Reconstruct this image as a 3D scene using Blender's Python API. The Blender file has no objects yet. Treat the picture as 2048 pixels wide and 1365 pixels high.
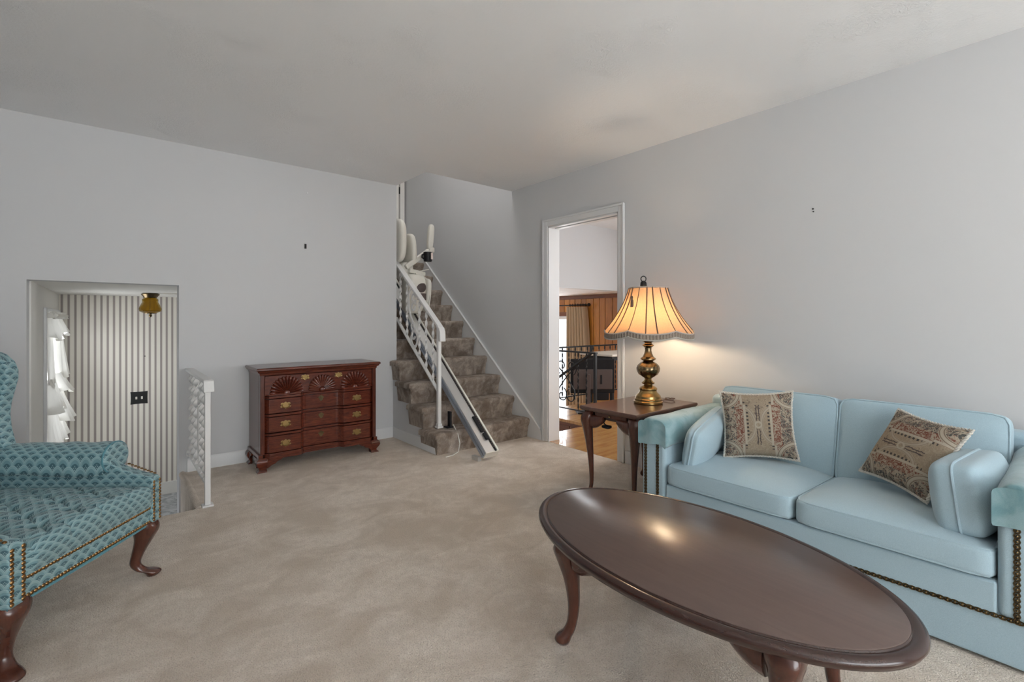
import bpy, math, random
from math import sin, cos, pi, sqrt, atan2, radians, exp
from mathutils import Vector, Matrix
random.seed(7)
SC = bpy.context.scene
COL = SC.collection

# ------------------------------------------------------------------ camera, world, lights, exposure
CAM_H = 1.134
cam_d = bpy.data.cameras.new('camera'); cam = bpy.data.objects.new('camera', cam_d); COL.objects.link(cam)
cam.location = (0, 0, CAM_H); cam.rotation_euler = (radians(90), 0, radians(-39.97))
cam_d.sensor_width = 36; cam_d.lens = 957 / 2048 * 36
cam_d.shift_y = -(682.5 - 640) / 2048
cam_d.clip_start = .05
SC.camera = cam
SC.view_settings.view_transform = 'Standard'; SC.view_settings.look = 'None'
SC.view_settings.gamma = 1; SC.view_settings.use_curve_mapping = False
SC.view_settings.exposure = 0.56
w = bpy.data.worlds.new('sky'); SC.world = w; w.use_nodes = True
bg = w.node_tree.nodes['Background']; bg.inputs[0].default_value = (.86, .93, 1, 1); bg.inputs[1].default_value = 1.6

def area(name, loc, rot, sx, sy, power, col):
    d = bpy.data.lights.new(name, 'AREA'); d.shape = 'RECTANGLE'; d.size = sx; d.size_y = sy
    d.energy = power; d.color = col
    o = bpy.data.objects.new(name, d); o.location = loc; o.rotation_euler = rot; COL.objects.link(o); return o
DAY = (.955, .98, 1)
YR_ = -3.2
area('fill_rear_window', (.55, YR_ + .02, 1.35), (radians(100), 0, 0), 3.3, 1.5, 55, DAY)            # added room light at the unseen rear window, faces +Y
area('fill_stairwell', (2.25, 4.05, 4.0), (radians(40), 0, radians(-90)), .8, .8, 16, (1, .98, .95))  # added fill to brighten the stairwell wall, no source in view
area('daylight_foyer_window', (-.66, 5.78, .5), (radians(90), 0, radians(-90)), 1.15, 1.3, 15, DAY)
area('fill_dining', (6.28, 1.4, 1.4), (radians(90), 0, radians(90)), 2.4, 1.3, 48, DAY)  # added fill for the dining room, from an unseen opening in its right wall
area('daylight_family_window', (6.32, 6.6, .3), (radians(90), 0, radians(90)), 1.6, 1.9, 58, DAY)

sd = bpy.data.lights.new('sun', 'SUN'); sd.energy = 42; sd.color = (.80, .92, 1); sd.angle = radians(1.5)
so_ = bpy.data.objects.new('sun', sd); so_.rotation_euler = (radians(37), 0, radians(8)); COL.objects.link(so_)    # unseen sun added so the carpet behind the camera bounces light upward

# ------------------------------------------------------------------ mesh helper
class M:
    def __init__(s): s.v = []; s.f = []; s.uv = {}
    def add(s, vs, fs, uv=None):
        b = len(s.v); s.v += [tuple(p) for p in vs]; s.f += [tuple(i + b for i in f) for f in fs]
        if uv:
            for i, t in enumerate(uv): s.uv[b + i] = t
        return s
    def box(s, x0, x1, y0, y1, z0, z1):
        v = [(x, y, z) for z in (z0, z1) for y in (y0, y1) for x in (x0, x1)]
        return s.add(v, [(0, 2, 3, 1), (4, 5, 7, 6), (0, 1, 5, 4), (2, 6, 7, 3), (0, 4, 6, 2), (1, 3, 7, 5)])
    def bar(s, a, b, w, h, up=(0, 0, 1)):
        a = Vector(a); b = Vector(b); d = (b - a).normalized(); u = Vector(up)
        sd = d.cross(u).normalized(); u = sd.cross(d)
        v = []
        for p in (a, b):
            for i, j in ((-1, -1), (1, -1), (1, 1), (-1, 1)): v.append(p + sd * (i * w / 2) + u * (j * h / 2))
        return s.add(v, [(0, 3, 2, 1), (4, 5, 6, 7), (0, 1, 5, 4), (1, 2, 6, 5), (2, 3, 7, 6), (3, 0, 4, 7)])
    def prism(s, poly, axis, a, b):
        n = len(poly)
        def P(p, t):
            return {'x': (t, p[0], p[1]), 'y': (p[0], t, p[1]), 'z': (p[0], p[1], t)}[axis]
        v = [P(p, a) for p in poly] + [P(p, b) for p in poly]
        f = [tuple(range(n - 1, -1, -1)), tuple(range(n, 2 * n))] + [(i, (i + 1) % n, n + (i + 1) % n, n + i) for i in range(n)]
        ar = sum(poly[i][0] * poly[(i + 1) % n][1] - poly[(i + 1) % n][0] * poly[i][1] for i in range(n))
        if (ar < 0) != (axis == 'y'): f = [tuple(reversed(q)) for q in f]
        return s.add(v, f)
    def loft(s, secs, caps=True, closed=False):
        n = len(secs[0]); v = [p for c in secs for p in c]; f = []
        m = len(secs)
        for k in range(m if closed else m - 1):
            k2 = (k + 1) % m
            for i in range(n):
                j = (i + 1) % n; f.append((k * n + i, k * n + j, k2 * n + j, k2 * n + i))
        if caps and not closed: f += [tuple(range(n - 1, -1, -1)), tuple(range((m - 1) * n, m * n))]
        return s.add(v, f)
    def lathe(s, prof, c=(0, 0, 0), seg=32, rf=None, caps=True):
        secs = []
        for r, z in prof:
            secs.append([(c[0] + (rf(r, z, 2 * pi * i / seg) if rf else r) * cos(2 * pi * i / seg), c[1] + (rf(r, z, 2 * pi * i / seg) if rf else r) * sin(2 * pi * i / seg), c[2] + z) for i in range(seg)])
        return s.loft(secs, caps)
    def tube(s, path, r, seg=8, closed=False, flat=1.0, up=(0, 0, 1)):
        P = [Vector(p) for p in path]; n = len(P); secs = []
        R = r if isinstance(r, (list, tuple)) else [r] * n
        prev = None
        for i in range(n):
            if closed: d = P[(i + 1) % n] - P[i - 1]
            else: d = P[min(i + 1, n - 1)] - P[max(i - 1, 0)]
            d.normalize()
            if prev is None:
                a = Vector(up) if abs(d.dot(Vector(up))) < .95 else Vector((1, 0, 0))
                nrm = (a - d * a.dot(d)).normalized()
            else:
                nrm = (prev - d * prev.dot(d)).normalized()
            prev = nrm; bn = d.cross(nrm)
            secs.append([P[i] + (nrm * cos(2 * pi * k / seg) + bn * (flat * sin(2 * pi * k / seg))) * R[i] for k in range(seg)])
        return s.loft(secs, not closed, closed)
    def ribbon(s, a, b, w, t, turns, n=40, ph=0):
        a = Vector(a); b = Vector(b); secs = []
        for i in range(n + 1):
            q = i / n; c = a.lerp(b, q); an = ph + turns * pi * q
            e = Vector((cos(an), sin(an), 0)); g = Vector((-sin(an), cos(an), 0))
            secs.append([c + e * (x * w / 2) + g * (y * t / 2) for x, y in ((-1, -1), (1, -1), (1, 1), (-1, 1))])
        return s.loft(secs)
    def grid(s, nu, nv, fn, uvfn=None):
        v = []; uv = []
        for j in range(nv + 1):
            for i in range(nu + 1):
                v.append(fn(i / nu, j / nv)); uv.append(uvfn(i / nu, j / nv) if uvfn else (i / nu, j / nv))
        f = [(j * (nu + 1) + i, j * (nu + 1) + i + 1, (j + 1) * (nu + 1) + i + 1, (j + 1) * (nu + 1) + i) for j in range(nv) for i in range(nu)]
        return s.add(v, f, uv)
    def ball(s, c, r, nu=12, nv=8, sc=(1, 1, 1)):
        secs = []
        for j in range(nv + 1):
            t = pi * (j / nv) ; rr = max(sin(t), .02)
            secs.append([(c[0] + r * sc[0] * rr * cos(2 * pi * i / nu), c[1] + r * sc[1] * rr * sin(2 * pi * i / nu), c[2] - r * sc[2] * cos(t)) for i in range(nu)])
        return s.loft(secs)
    def cushion(s, hx, hy, hz, p=7, puff=.0, n=14, T=None):
        idx = {}; vs = []; fs = []
        def vid(q):
            k = tuple(round(c, 5) for c in q)
            if k not in idx:
                idx[k] = len(vs); m = (abs(q[0]) ** p + abs(q[1]) ** p + abs(q[2]) ** p) ** (1 / p)
                x, y, z = (c / m for c in q)
                bz = z * (hz + puff * (1 - x ** 4) * (1 - y ** 4))
                P = Vector((x * hx, y * hy, bz)); vs.append(T @ P if T is not None else P)
            return idx[k]
        for ax in range(3):
            for sg in (-1, 1):
                for i in range(n):
                    for j in range(n):
                        q = []
                        for a, b in ((i, j), (i + 1, j), (i + 1, j + 1), (i, j + 1)):
                            c = [0, 0, 0]; c[ax] = sg; c[(ax + 1) % 3] = sin(pi / 2 * (-1 + 2 * a / n)); c[(ax + 2) % 3] = sin(pi / 2 * (-1 + 2 * b / n)); q.append(vid(c))
                        fs.append(tuple(q if sg > 0 else reversed(q)))
        return s.add(vs, fs)
    def xf(s, mat, start=0):
        for i in range(start, len(s.v)): s.v[i] = tuple(mat @ Vector(s.v[i]))
        return s
    def build(s, name, mat, parent=None, smooth=40, bevel=0, seg=2, sub=0, kind=None, uvs=1.0, fix=True):
        me = bpy.data.meshes.new(name); me.from_pydata(s.v, [], s.f)
        if fix:
            import bmesh
            bm = bmesh.new(); bm.from_mesh(me); bmesh.ops.recalc_face_normals(bm, faces=bm.faces); bm.to_mesh(me); bm.free()
        me.materials.append(mat)
        uvl = me.uv_layers.new(name='UVMap'); full = len(s.uv) == len(s.v)
        co = [Vector(v) for v in s.v]
        for p in me.polygons:
            nn = p.normal; ax = max(range(3), key=lambda k: abs(nn[k]))
            for li in p.loop_indices:
                vi = me.loops[li].vertex_index
                if full: uvl.data[li].uv = s.uv[vi]
                else:
                    c = co[vi]; uvl.data[li].uv = ((c[1], c[2]), (c[0], c[2]), (c[0], c[1]))[ax]
        o = bpy.data.objects.new(name, me); COL.objects.link(o)
        if parent is not None: o.parent = parent
        if smooth:
            me.polygons.foreach_set('use_smooth', [True] * len(me.polygons))
            if not bevel and not sub: me.set_sharp_from_angle(angle=radians(smooth))
        if bevel:
            b = o.modifiers.new('bevel', 'BEVEL'); b.width = bevel; b.segments = seg; b.limit_method = 'ANGLE'; b.angle_limit = radians(40); b.harden_normals = True
        if sub:
            b = o.modifiers.new('sub', 'SUBSURF'); b.levels = sub; b.render_levels = sub
        if kind: o['kind'] = kind
        return o

def tag(o, label=None, cat=None, group=None, kind=None):
    if label: o['label'] = label
    if cat: o['category'] = cat
    if group: o['group'] = group
    if kind: o['kind'] = kind
    return o
def thing(name, label, cat, loc=(0, 0, 0), rz=0, group=None):
    o = bpy.data.objects.new(name, None); COL.objects.link(o); o.empty_display_size = .1
    o.location = loc; o.rotation_euler = (0, 0, rz); return tag(o, label, cat, group)
def struct(name, m, mat, parent=None, **k):
    o = m.build(name, mat, parent, **k)
    if parent is None: o['kind'] = 'structure'
    return o
def copy_part(o, parent, loc=None):
    c = o.copy(); COL.objects.link(c); c.parent = parent
    if loc is not None: c.location = loc
    return c

# ------------------------------------------------------------------ node helper
class V:
    def __init__(s, t, k): s.t = t; s.k = k
    def op(s, o, *a, clamp=False):
        n = s.t.nodes.new('ShaderNodeMath'); n.operation = o; n.use_clamp = clamp
        for i, x in enumerate((s,) + a):
            if isinstance(x, V): s.t.links.new(x.k, n.inputs[i])
            else: n.inputs[i].default_value = x
        return V(s.t, n.outputs[0])
    def __add__(s, o): return s.op('ADD', o)
    def __sub__(s, o): return s.op('SUBTRACT', o)
    def __mul__(s, o): return s.op('MULTIPLY', o)
    def __truediv__(s, o): return s.op('DIVIDE', o)
    def lt(s, o): return s.op('LESS_THAN', o)
    def gt(s, o): return s.op('GREATER_THAN', o)
    def floor(s): return s.op('FLOOR')
    def frac(s): return s.op('FRACT')
    def abs(s): return s.op('ABSOLUTE')
    def sqrt(s): return s.op('SQRT')
    def min(s, o): return s.op('MINIMUM', o)
    def max(s, o): return s.op('MAXIMUM', o)
    def inv(s): return (s * -1.0) + 1.0
    def rng(s, a, b, c=0, d=1):
        n = s.t.nodes.new('ShaderNodeMapRange'); s.t.links.new(s.k, n.inputs[0])
        for i, x in enumerate((a, b, c, d)): n.inputs[1 + i].default_value = x
        return V(s.t, n.outputs[0])
def sel(c, a, b): return b + (a - b) * c if isinstance(b, V) else (a - b) * c + b
class Mat:
    def __init__(s, name, col=(.8, .8, .8), rough=.5, metal=0, **kw):
        s.m = bpy.data.materials.new(name); s.m.use_nodes = True; s.t = s.m.node_tree; s.b = s.t.nodes['Principled BSDF']
        s.set('Base Color', col); s.set('Roughness', rough); s.set('Metallic', metal)
        for k, v in kw.items(): s.set(k.replace('_', ' '), v)
    def set(s, k, v):
        i = s.b.inputs[k]
        if isinstance(v, V): s.t.links.new(v.k, i)
        elif isinstance(v, tuple): i.default_value = tuple(v) + ((1,) if len(v) == 3 else ())
        else: i.default_value = v
    def coord(s, kind='Object', scale=(1, 1, 1), rot=(0, 0, 0)):
        n = s.t.nodes.new('ShaderNodeTexCoord'); mp = s.t.nodes.new('ShaderNodeMapping'); s.t.links.new(n.outputs[kind], mp.inputs[0])
        mp.inputs['Scale'].default_value = scale; mp.inputs['Rotation'].default_value = rot
        return V(s.t, mp.outputs[0])
    def world(s, scale=(1, 1, 1)):
        n = s.t.nodes.new('ShaderNodeNewGeometry'); mp = s.t.nodes.new('ShaderNodeMapping'); s.t.links.new(n.outputs['Position'], mp.inputs[0])
        mp.inputs['Scale'].default_value = scale
        return V(s.t, mp.outputs[0])
    def xyz(s, v):
        n = s.t.nodes.new('ShaderNodeSeparateXYZ'); s.t.links.new(v.k, n.inputs[0]); return [V(s.t, o) for o in n.outputs]
    def noise(s, v, scale, detail=3, rough=.5, dist=0):
        n = s.t.nodes.new('ShaderNodeTexNoise'); s.t.links.new(v.k, n.inputs['Vector']); n.inputs['Scale'].default_value = scale
        n.inputs['Detail'].default_value = detail; n.inputs['Roughness'].default_value = rough; n.inputs['Distortion'].default_value = dist
        return V(s.t, n.outputs[0])
    def voro(s, v, scale, feat='F1'):
        n = s.t.nodes.new('ShaderNodeTexVoronoi'); n.feature = feat; s.t.links.new(v.k, n.inputs['Vector']); n.inputs['Scale'].default_value = scale
        return V(s.t, n.outputs['Distance'])
    def wave(s, v, scale, dist=2, detail=2, axis='X'):
        n = s.t.nodes.new('ShaderNodeTexWave'); n.bands_direction = axis; s.t.links.new(v.k, n.inputs['Vector']); n.inputs['Scale'].default_value = scale
        n.inputs['Distortion'].default_value = dist; n.inputs['Detail'].default_value = detail; return V(s.t, n.outputs['Fac'])
    def mix(s, f, a, b):
        n = s.t.nodes.new('ShaderNodeMix'); n.data_type = 'RGBA'
        for i, x in ((0, f), (6, a), (7, b)):
            if isinstance(x, V): s.t.links.new(x.k, n.inputs[i])
            elif isinstance(x, tuple): n.inputs[i].default_value = tuple(x) + (1,)
            else: n.inputs[i].default_value = x
        return V(s.t, n.outputs[2])
    def bump(s, h, strength=.3, dist=.01):
        n = s.t.nodes.new('ShaderNodeBump'); n.inputs['Strength'].default_value = strength; n.inputs['Distance'].default_value = dist
        s.t.links.new(h.k, n.inputs['Height']); s.t.links.new(n.outputs[0], s.b.inputs['Normal']); return s

def paint(name, col, rough=.7, bs=.04):
    m = Mat(name, col, rough); m.bump(m.noise(m.world(), 60, 3), bs, .004); return m.m
WALL = paint('white wall paint', (.62, .62, .626))
TRIM = paint('white gloss trim paint', (.72, .72, .72), .4, .02)
IRON_W = paint('white painted iron', (.74, .73, .715), .35, .03)
CREAM = paint('cream foyer paint', (.80, .78, .74), .6)
HALL = paint('hall wall paint', (.74, .71, .66), .7)
def ceiling_mat():
    m = Mat('stomped ceiling plaster', (.84, .84, .845), .8)
    v = m.world(); a = m.noise(v, 2.6, 2); st = m.noise(m.world((1, 1, 1)), 30, 4, .6, 3.0); msk = a.rng(.5, .62)
    m.bump(st * msk + m.noise(v, 90, 2) * .15, .45, .014); return m.m
CEIL = ceiling_mat()
def carpet_mat(name, a, b, c, sc=1.0):
    m = Mat(name, a, 1.0); v = m.world()
    big = m.noise(v, 1.6 * sc, 3, .55, .8); brush = m.noise(m.world((1.5, 1.9, 1)), 2.6 * sc, 4, .6, .9); grain = m.noise(v, 24, 9, .74); fine = m.noise(v, 190, 3, .7); tuft = m.voro(v, 170)
    f1 = (big * .45 + brush * .55).rng(.41, .58); col = m.mix(f1, b, a); col = m.mix(grain.rng(.44, .66, 0, .6), col, b); col = m.mix(fine.rng(.50, .70, 0, .75), col, c)
    m.set('Base Color', col); m.set('Specular IOR Level', .1); m.set('Sheen Weight', .15)
    m.bump(tuft * -.5 + fine * .8 + grain * 1.2, .8, .014); return m.m
CARPET = carpet_mat('beige pile carpet', (.98, .875, .765), (.74, .63, .52), (.50, .40, .32))
STAIRC = carpet_mat('worn taupe stair carpet', (.60, .51, .43), (.235, .18, .14), (.18, .13, .10), 2.6)
def wood(name, a, b, rough=.3, scale=(1, 8, 8), coat=.25, k=9, bs=.0):
    m = Mat(name, a, rough); v = m.coord('Object', scale)
    g = m.noise(v, k, 5, .65, 1.0); g2 = m.noise(v, k * 4, 3, .6); m.set('Base Color', m.mix((g * .75 + g2 * .25).rng(.35, .65), b, a))
    m.set('Coat Weight', coat); m.set('Coat Roughness', .18); m.bump(g2, bs, .001); return m.m
MAHOG = wood('red mahogany', (.150, .030, .013), (.050, .009, .005), .2)
MAHOG_V = wood('red mahogany upright grain', (.125, .028, .014), (.05, .010, .006), .22, (8, 8, 1))
CHERRY = wood('dark cherry', (.040, .014, .009), (.030, .010, .007), .2, (4, 1, 4), .3)
CHERRY_T = wood('dark cherry table top', (.118, .072, .058), (.095, .056, .044), .29, (9, 1, 9), .0, 5)
CHERRY_T.node_tree.nodes['Principled BSDF'].inputs['Specular IOR Level'].default_value = .95
CHERRY_L = wood('dark cherry leg', (.105, .032, .018), (.062, .018, .011), .22, (3, 3, .8), .5)
BRASS = Mat('aged brass', (.36, .245, .10), .25, 1).m
def abrass():
    m = Mat('antique brass', (.42, .30, .15), .2, 1); n = m.noise(m.coord(), 18, 3); m.set('Base Color', m.mix(n.rng(.35, .65), (.12, .09, .055), (.29, .21, .115))); return m.m
ABRASS = abrass()
NAIL = Mat('antique nailhead', (.27, .155, .065), .3, 1).m
NAILD = Mat('dark antique nailhead', (.13, .09, .045), .35, 1).m
BLACK = Mat('black iron', (.006, .006, .007), .45, 0, Specular_IOR_Level=.35).m
BLKP = Mat('black plastic', (.008, .008, .010), .5, 0, Specular_IOR_Level=.3).m
PLAST = Mat('off white plastic', (.74, .71, .64), .4).m
PLAST2 = Mat('grey plastic cover', (.48, .46, .43), .45).m
GREYM = Mat('brown grey plastic', (.09, .065, .06), .45).m
ALU = Mat('pale aluminium', (.72, .71, .69), .38, .75).m
ALU2 = Mat('blue grey aluminium', (.42, .47, .55), .35, .7).m
CORDM = Mat('white cord', (.7, .68, .62), .5).m
def fabric(name, a, b, sc=420, rough=.9, sheen=.25, bs=.25):
    m = Mat(name, a, rough); v = m.coord(); n = m.noise(v, sc, 2); g = m.noise(v, 5, 3)
    m.set('Base Color', m.mix(n.rng(.3, .7), b, a)); m.set('Sheen Weight', sheen); m.set('Specular IOR Level', .2); m.bump(n + g * 2.5, bs, .004); return m.m
SOFA = fabric('pale blue upholstery', (.425, .56, .63), (.365, .495, .565))
def velvet():
    m = Mat('aqua velvet', (.3, .5, .52), .85); v = m.coord(); n = m.noise(v, 9, 4, .6, .8); f = m.noise(v, 500, 2)
    m.set('Base Color', m.mix(n.rng(.38, .62), (.17, .32, .35), (.29, .44, .47))); m.set('Sheen Weight', .6); m.set('Specular IOR Level', .15); m.bump(f + n * 2, .25, .003); return m.m
VELVET = velvet()
def scallop():
    m = Mat('teal scallop brocade', (.2, .4, .45), .65); n = m.t.nodes.new('ShaderNodeUVMap'); x, y, _ = m.xyz(V(m.t, n.outputs[0]))
    W = .046; h = .5; RAD = .575; u = x / W; v = y / W; j = (v / h).floor()
    def cand(k):
        jj = j - float(k); off = (jj * .5).frac(); du = (u - off); du = du - (du + .5).floor(); dv = v - jj * h
        return (du * du + dv * dv).sqrt() / RAD, du, dv
    c1, c0, cm = cand(1), cand(0), cand(-1); i1 = c1[0].lt(1); i0 = c0[0].lt(1)
    q, du, dv = (sel(i1, c1[k], sel(i0, c0[k], cm[k])) for k in range(3))
    e = (du * du + (dv + .16) * (dv + .16)).sqrt() / RAD
    ring = q.gt(.93); fan = e.lt(.66); edge = q.gt(.74); lin = (q - .74).abs().lt(.02)
    dots = (((du.abs() - .085).op('POWER', 2.0) + (dv - .0).op('POWER', 2.0))).sqrt().lt(.035); dot2 = ((du * du) + (dv - .09).op('POWER', 2.0)).sqrt().lt(.035); dot3 = ((du * du) + (dv + .10).op('POWER', 2.0)).sqrt().lt(.04)
    d = dots.max(dot2).max(dot3)
    nz = m.noise(m.coord('UV'), 600, 2)
    col = m.mix(edge, (.175, .31, .335), (.26, .405, .425)); col = m.mix(lin, col, (.30, .44, .45)); col = m.mix(fan, col, (.05, .125, .15)); col = m.mix(d, col, (.30, .42, .42)); col = m.mix(ring, col, (.36, .49, .50))
    col = m.mix(nz.rng(.3, .7, 0, .18), col, (.06, .17, .21))
    m.set('Base Color', col); m.set('Roughness', .55); m.set('Sheen Weight', .2); m.bump(nz + fan * .6 + ring * .5, .12, .002); return m.m
SCAL = scallop()
TEAL = fabric('teal welt', (.12, .29, .34), (.08, .22, .26))
def tapestry():
    m = Mat('scroll tapestry', (.5, .42, .33), .9); n = m.t.nodes.new('ShaderNodeUVMap'); x, y, _ = m.xyz(V(m.t, n.outputs[0]))
    u = (x - .5) * 2; v = (y - .5) * 2; a = u.abs(); b = v.abs(); cv = m.coord('UV')
    wv = m.noise(cv, 7, 2, .5, 1.5); w2 = m.noise(cv, 13, 1, .4, 2.2); fine = m.noise(cv, 170, 2); yarn = m.wave(cv, 60, .6, 1, 'Y')
    TAN = (.40, .315, .225); CREAMC = (.56, .49, .39); DARK = (.075, .085, .085); RED = (.20, .055, .035); TAUPE = (.27, .21, .16)
    col = m.mix((w2 - .5).abs().lt(.045), TAN, (.47, .385, .285)); col = m.mix(wv.gt(.62), col, TAUPE)
    red = (a - .52).abs().lt(.13); col = m.mix(red, col, RED)
    dark = a.gt(.64); col = m.mix(dark, col, DARK)
    flor = (wv - .5).abs().lt(.04).max((w2 - .52).abs().lt(.04)); col = m.mix(flor * a.gt(.40), col, (.47, .40, .31)); col = m.mix(((w2 - .40).abs().lt(.02)) * a.gt(.40), col, (.32, .16, .11))
    # stepped cream border between the middle field and the red bands
    st = a - .36 - (b.gt(.62) * .07); bd = st.abs().lt(.035); col = m.mix(bd, col, CREAMC); col = m.mix((st + .07).abs().lt(.03) * (v * 9).frac().lt(.5) * b.lt(.75), col, (.05, .05, .055))
    # ribbon arcs round the corners and an oval in the middle
    da = ((a - 1.02) * (a - 1.02) + (b - 1.02) * (b - 1.02) * 1.1).sqrt(); arc = (da - .52).abs(); col = m.mix(arc.lt(.07), col, CREAMC); col = m.mix((arc - .045).abs().lt(.012), col, TAUPE)
    dc = (((a - .50) * (a - .50)) + v * v * .55).sqrt(); oc = (dc - .42).abs(); inn = a.lt(.33); col = m.mix(oc.lt(.05) * inn, col, (.50, .43, .34)); col = m.mix((oc - .03).abs().lt(.009) * inn, col, (.37, .29, .21))
    dl = ((a - .035 - (w2 - .5) * .08).abs().lt(.016)) * ((b - .12).gt(0)) * b.lt(.62); col = m.mix(dl, col, (.09, .075, .075))
    rb = (u * u + v * v).sqrt(); col = m.mix((rb - .08).abs().lt(.022), col, CREAMC)
    col = m.mix(fine.rng(.35, .7, 0, .35), col, TAUPE); col = m.mix(.22, col, (.03, .02, .015)); m.set('Base Color', col); m.set('Specular IOR Level', .1); m.bump(fine + yarn * .4 + wv, .25, .003); return m.m
TAPE = tapestry()
ROPE = fabric('white twisted cord', (.72, .69, .62), (.55, .51, .45), 500)
def stripes():
    m = Mat('striped wallpaper', (.8, .78, .72), .6); x, y, z = m.xyz(m.world()); p = (x / .0505).frac()
    bnd = (p - .5).abs().lt(.21); core = (p - .5).abs().lt(.085); ln = ((p - .5).abs() - .19).abs().lt(.02)
    col = m.mix(bnd, (.84, .80, .72), (.47, .415, .375)); col = m.mix(core, col, (.33, .285, .27)); col = m.mix(ln, col, (.52, .47, .42)); m.set('Base Color', col); return m.m
STRIPE = stripes()
def tile():
    m = Mat('grey mottled vinyl', (.4, .42, .44), .4); v = m.world(); n = m.noise(v, 9, 5, .7, 2); m.set('Base Color', m.mix(n.rng(.4, .6), (.22, .235, .25), (.52, .53, .54))); return m.m
TILE = tile()
def oak():
    m = Mat('honey oak strip', (.5, .27, .1), .22); v = m.world((1.2, 14, 1)); n = m.noise(v, 5, 4); x, y, z = m.xyz(m.world()); r = m.noise(m.world((.8, 17.54, 1)), 1.0, 0)
    m.set('Base Color', m.mix((n * .6 + r * .4).rng(.35, .65), (.38, .165, .045), (.58, .31, .105))); m.set('Coat Weight', .3); return m.m
OAK = oak()
PINE = []
for i, (a, b) in enumerate((((.52, .205, .03), (.34, .12, .016)), ((.45, .17, .025), (.29, .10, .014)), ((.58, .245, .04), (.40, .15, .022)))):
    PINE.append(wood('knotty pine %d' % i, a, b, .35, (8, 8, .7), .2, 5))
PINE_D = wood('dark stained pine', (.20, .06, .018), (.11, .032, .010), .35, (1, 1, 8))
DRAPE = fabric('tan drape', (.56, .43, .29), (.48, .36, .235), 300)
def sheer():
    m = Mat('sheer white curtain', (.78, .76, .71), .9); t = m.t; o = t.nodes['Material Output']
    tr = t.nodes.new('ShaderNodeBsdfTranslucent'); tr.inputs[0].default_value = (.75, .74, .71, 1); mx = t.nodes.new('ShaderNodeMixShader'); mx.inputs[0].default_value = .12
    t.links.new(m.b.outputs[0], mx.inputs[1]); t.links.new(tr.outputs[0], mx.inputs[2]); t.links.new(mx.outputs[0], o.inputs[0]); return m.m
SHEER = sheer()
def shade_mat():
    m = Mat('lamp shade silk', (.62, .47, .33), .8); t = m.t; o = t.nodes['Material Output']; n = m.noise(m.coord('Object', (1, 1, .15)), 160, 2)
    c = m.mix(n.rng(.3, .7), (.42, .23, .10), (.47, .27, .125)); tr = t.nodes.new('ShaderNodeBsdfTranslucent'); t.links.new(c.k, tr.inputs[0])
    m.set('Base Color', m.mix(n, (.55, .41, .29), (.62, .47, .34))); mx = t.nodes.new('ShaderNodeMixShader'); mx.inputs[0].default_value = .5
    t.links.new(m.b.outputs[0], mx.inputs[1]); t.links.new(tr.outputs[0], mx.inputs[2]); t.links.new(mx.outputs[0], o.inputs[0]); return m.m
SHADE = shade_mat()
FRINGE = fabric('taupe fringe', (.33, .27, .22), (.22, .175, .14), 300)
SEAM = fabric('brown gimp braid', (.17, .115, .085), (.12, .08, .06), 300)
HEM = fabric('grey gimp braid', (.50, .46, .41), (.42, .38, .33), 300)
def glass(name, col, rough=.05):
    m = Mat(name, col, rough); m.set('Transmission Weight', 1.0); m.set('IOR', 1.3); return m.m
AMBER = glass('amber glass', (.62, .45, .10), .12)
def thin_glass():
    m = bpy.data.materials.new('window glass'); m.use_nodes = True; t = m.node_tree; t.nodes.clear()
    o = t.nodes.new('ShaderNodeOutputMaterial'); a = t.nodes.new('ShaderNodeBsdfTransparent'); b = t.nodes.new('ShaderNodeBsdfGlossy'); b.inputs['Roughness'].default_value = .02
    x = t.nodes.new('ShaderNodeMixShader'); x.inputs[0].default_value = .06; t.links.new(a.outputs[0], x.inputs[1]); t.links.new(b.outputs[0], x.inputs[2]); t.links.new(x.outputs[0], o.inputs[0]); return m
GLASS = thin_glass()
def emit(name, col, s):
    m = Mat(name, col, .5); m.set('Emission Color', col); m.set('Emission Strength', s); return m.m
BULB = emit('lit bulb', (1, .75, .49), 125)
TABLEC = Mat('cream table top', (.72, .66, .56), .5).m
PLATE = Mat('dark bronze plate', (.03, .03, .03), .5, .6).m
LABELM = Mat('pink paper', (.75, .62, .58), .7).m

# ------------------------------------------------------------------ the room
CZ = 2.44; XR = 3.12; XT = .13; YB = 4.29; XE = 2.13; XL = -1.35; YR = YR_; LOW = -.82
m = M()
m.box(XL, .415, YR, 3.41, -.2, 0).box(.415, XR, YR, YB + .06, -.2, 0).box(XL, -.41, 3.41, YB + .06, -.2, 0)
struct('floor', m, CARPET)
m = M(); m.box(XL - .1, XR, YR - .1, 3.73, CZ, CZ + .22).box(XL - .1, XE, 3.73, YB + .13, CZ, CZ + .22)
struct('ceiling', m, CEIL)
OX0, OX1, OZ = -.409, .385, 1.389
m = M(); m.box(XL, OX0, YB, YB + .13, LOW, CZ).box(OX1, XE, YB, YB + .13, LOW, CZ).box(OX0, OX1, YB, YB + .13, OZ, CZ)
struct('wall_back', m, WALL)
DY0, DY1, DZ = 2.39, 3.197, 2.0
m = M(); m.box(XR, XR + XT, YR, DY0, -.2, CZ).box(XR, XR + XT, DY0, DY1, DZ, CZ).box(XR, XR + XT, DY1, 6.05, -.85, CZ).box(XR, XR + XT, 3.6, 6.05, CZ, 4.35).box(XR, XR + XT, DY0, DY1, -.2, -.013)
struct('wall_right', m, WALL)
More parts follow.
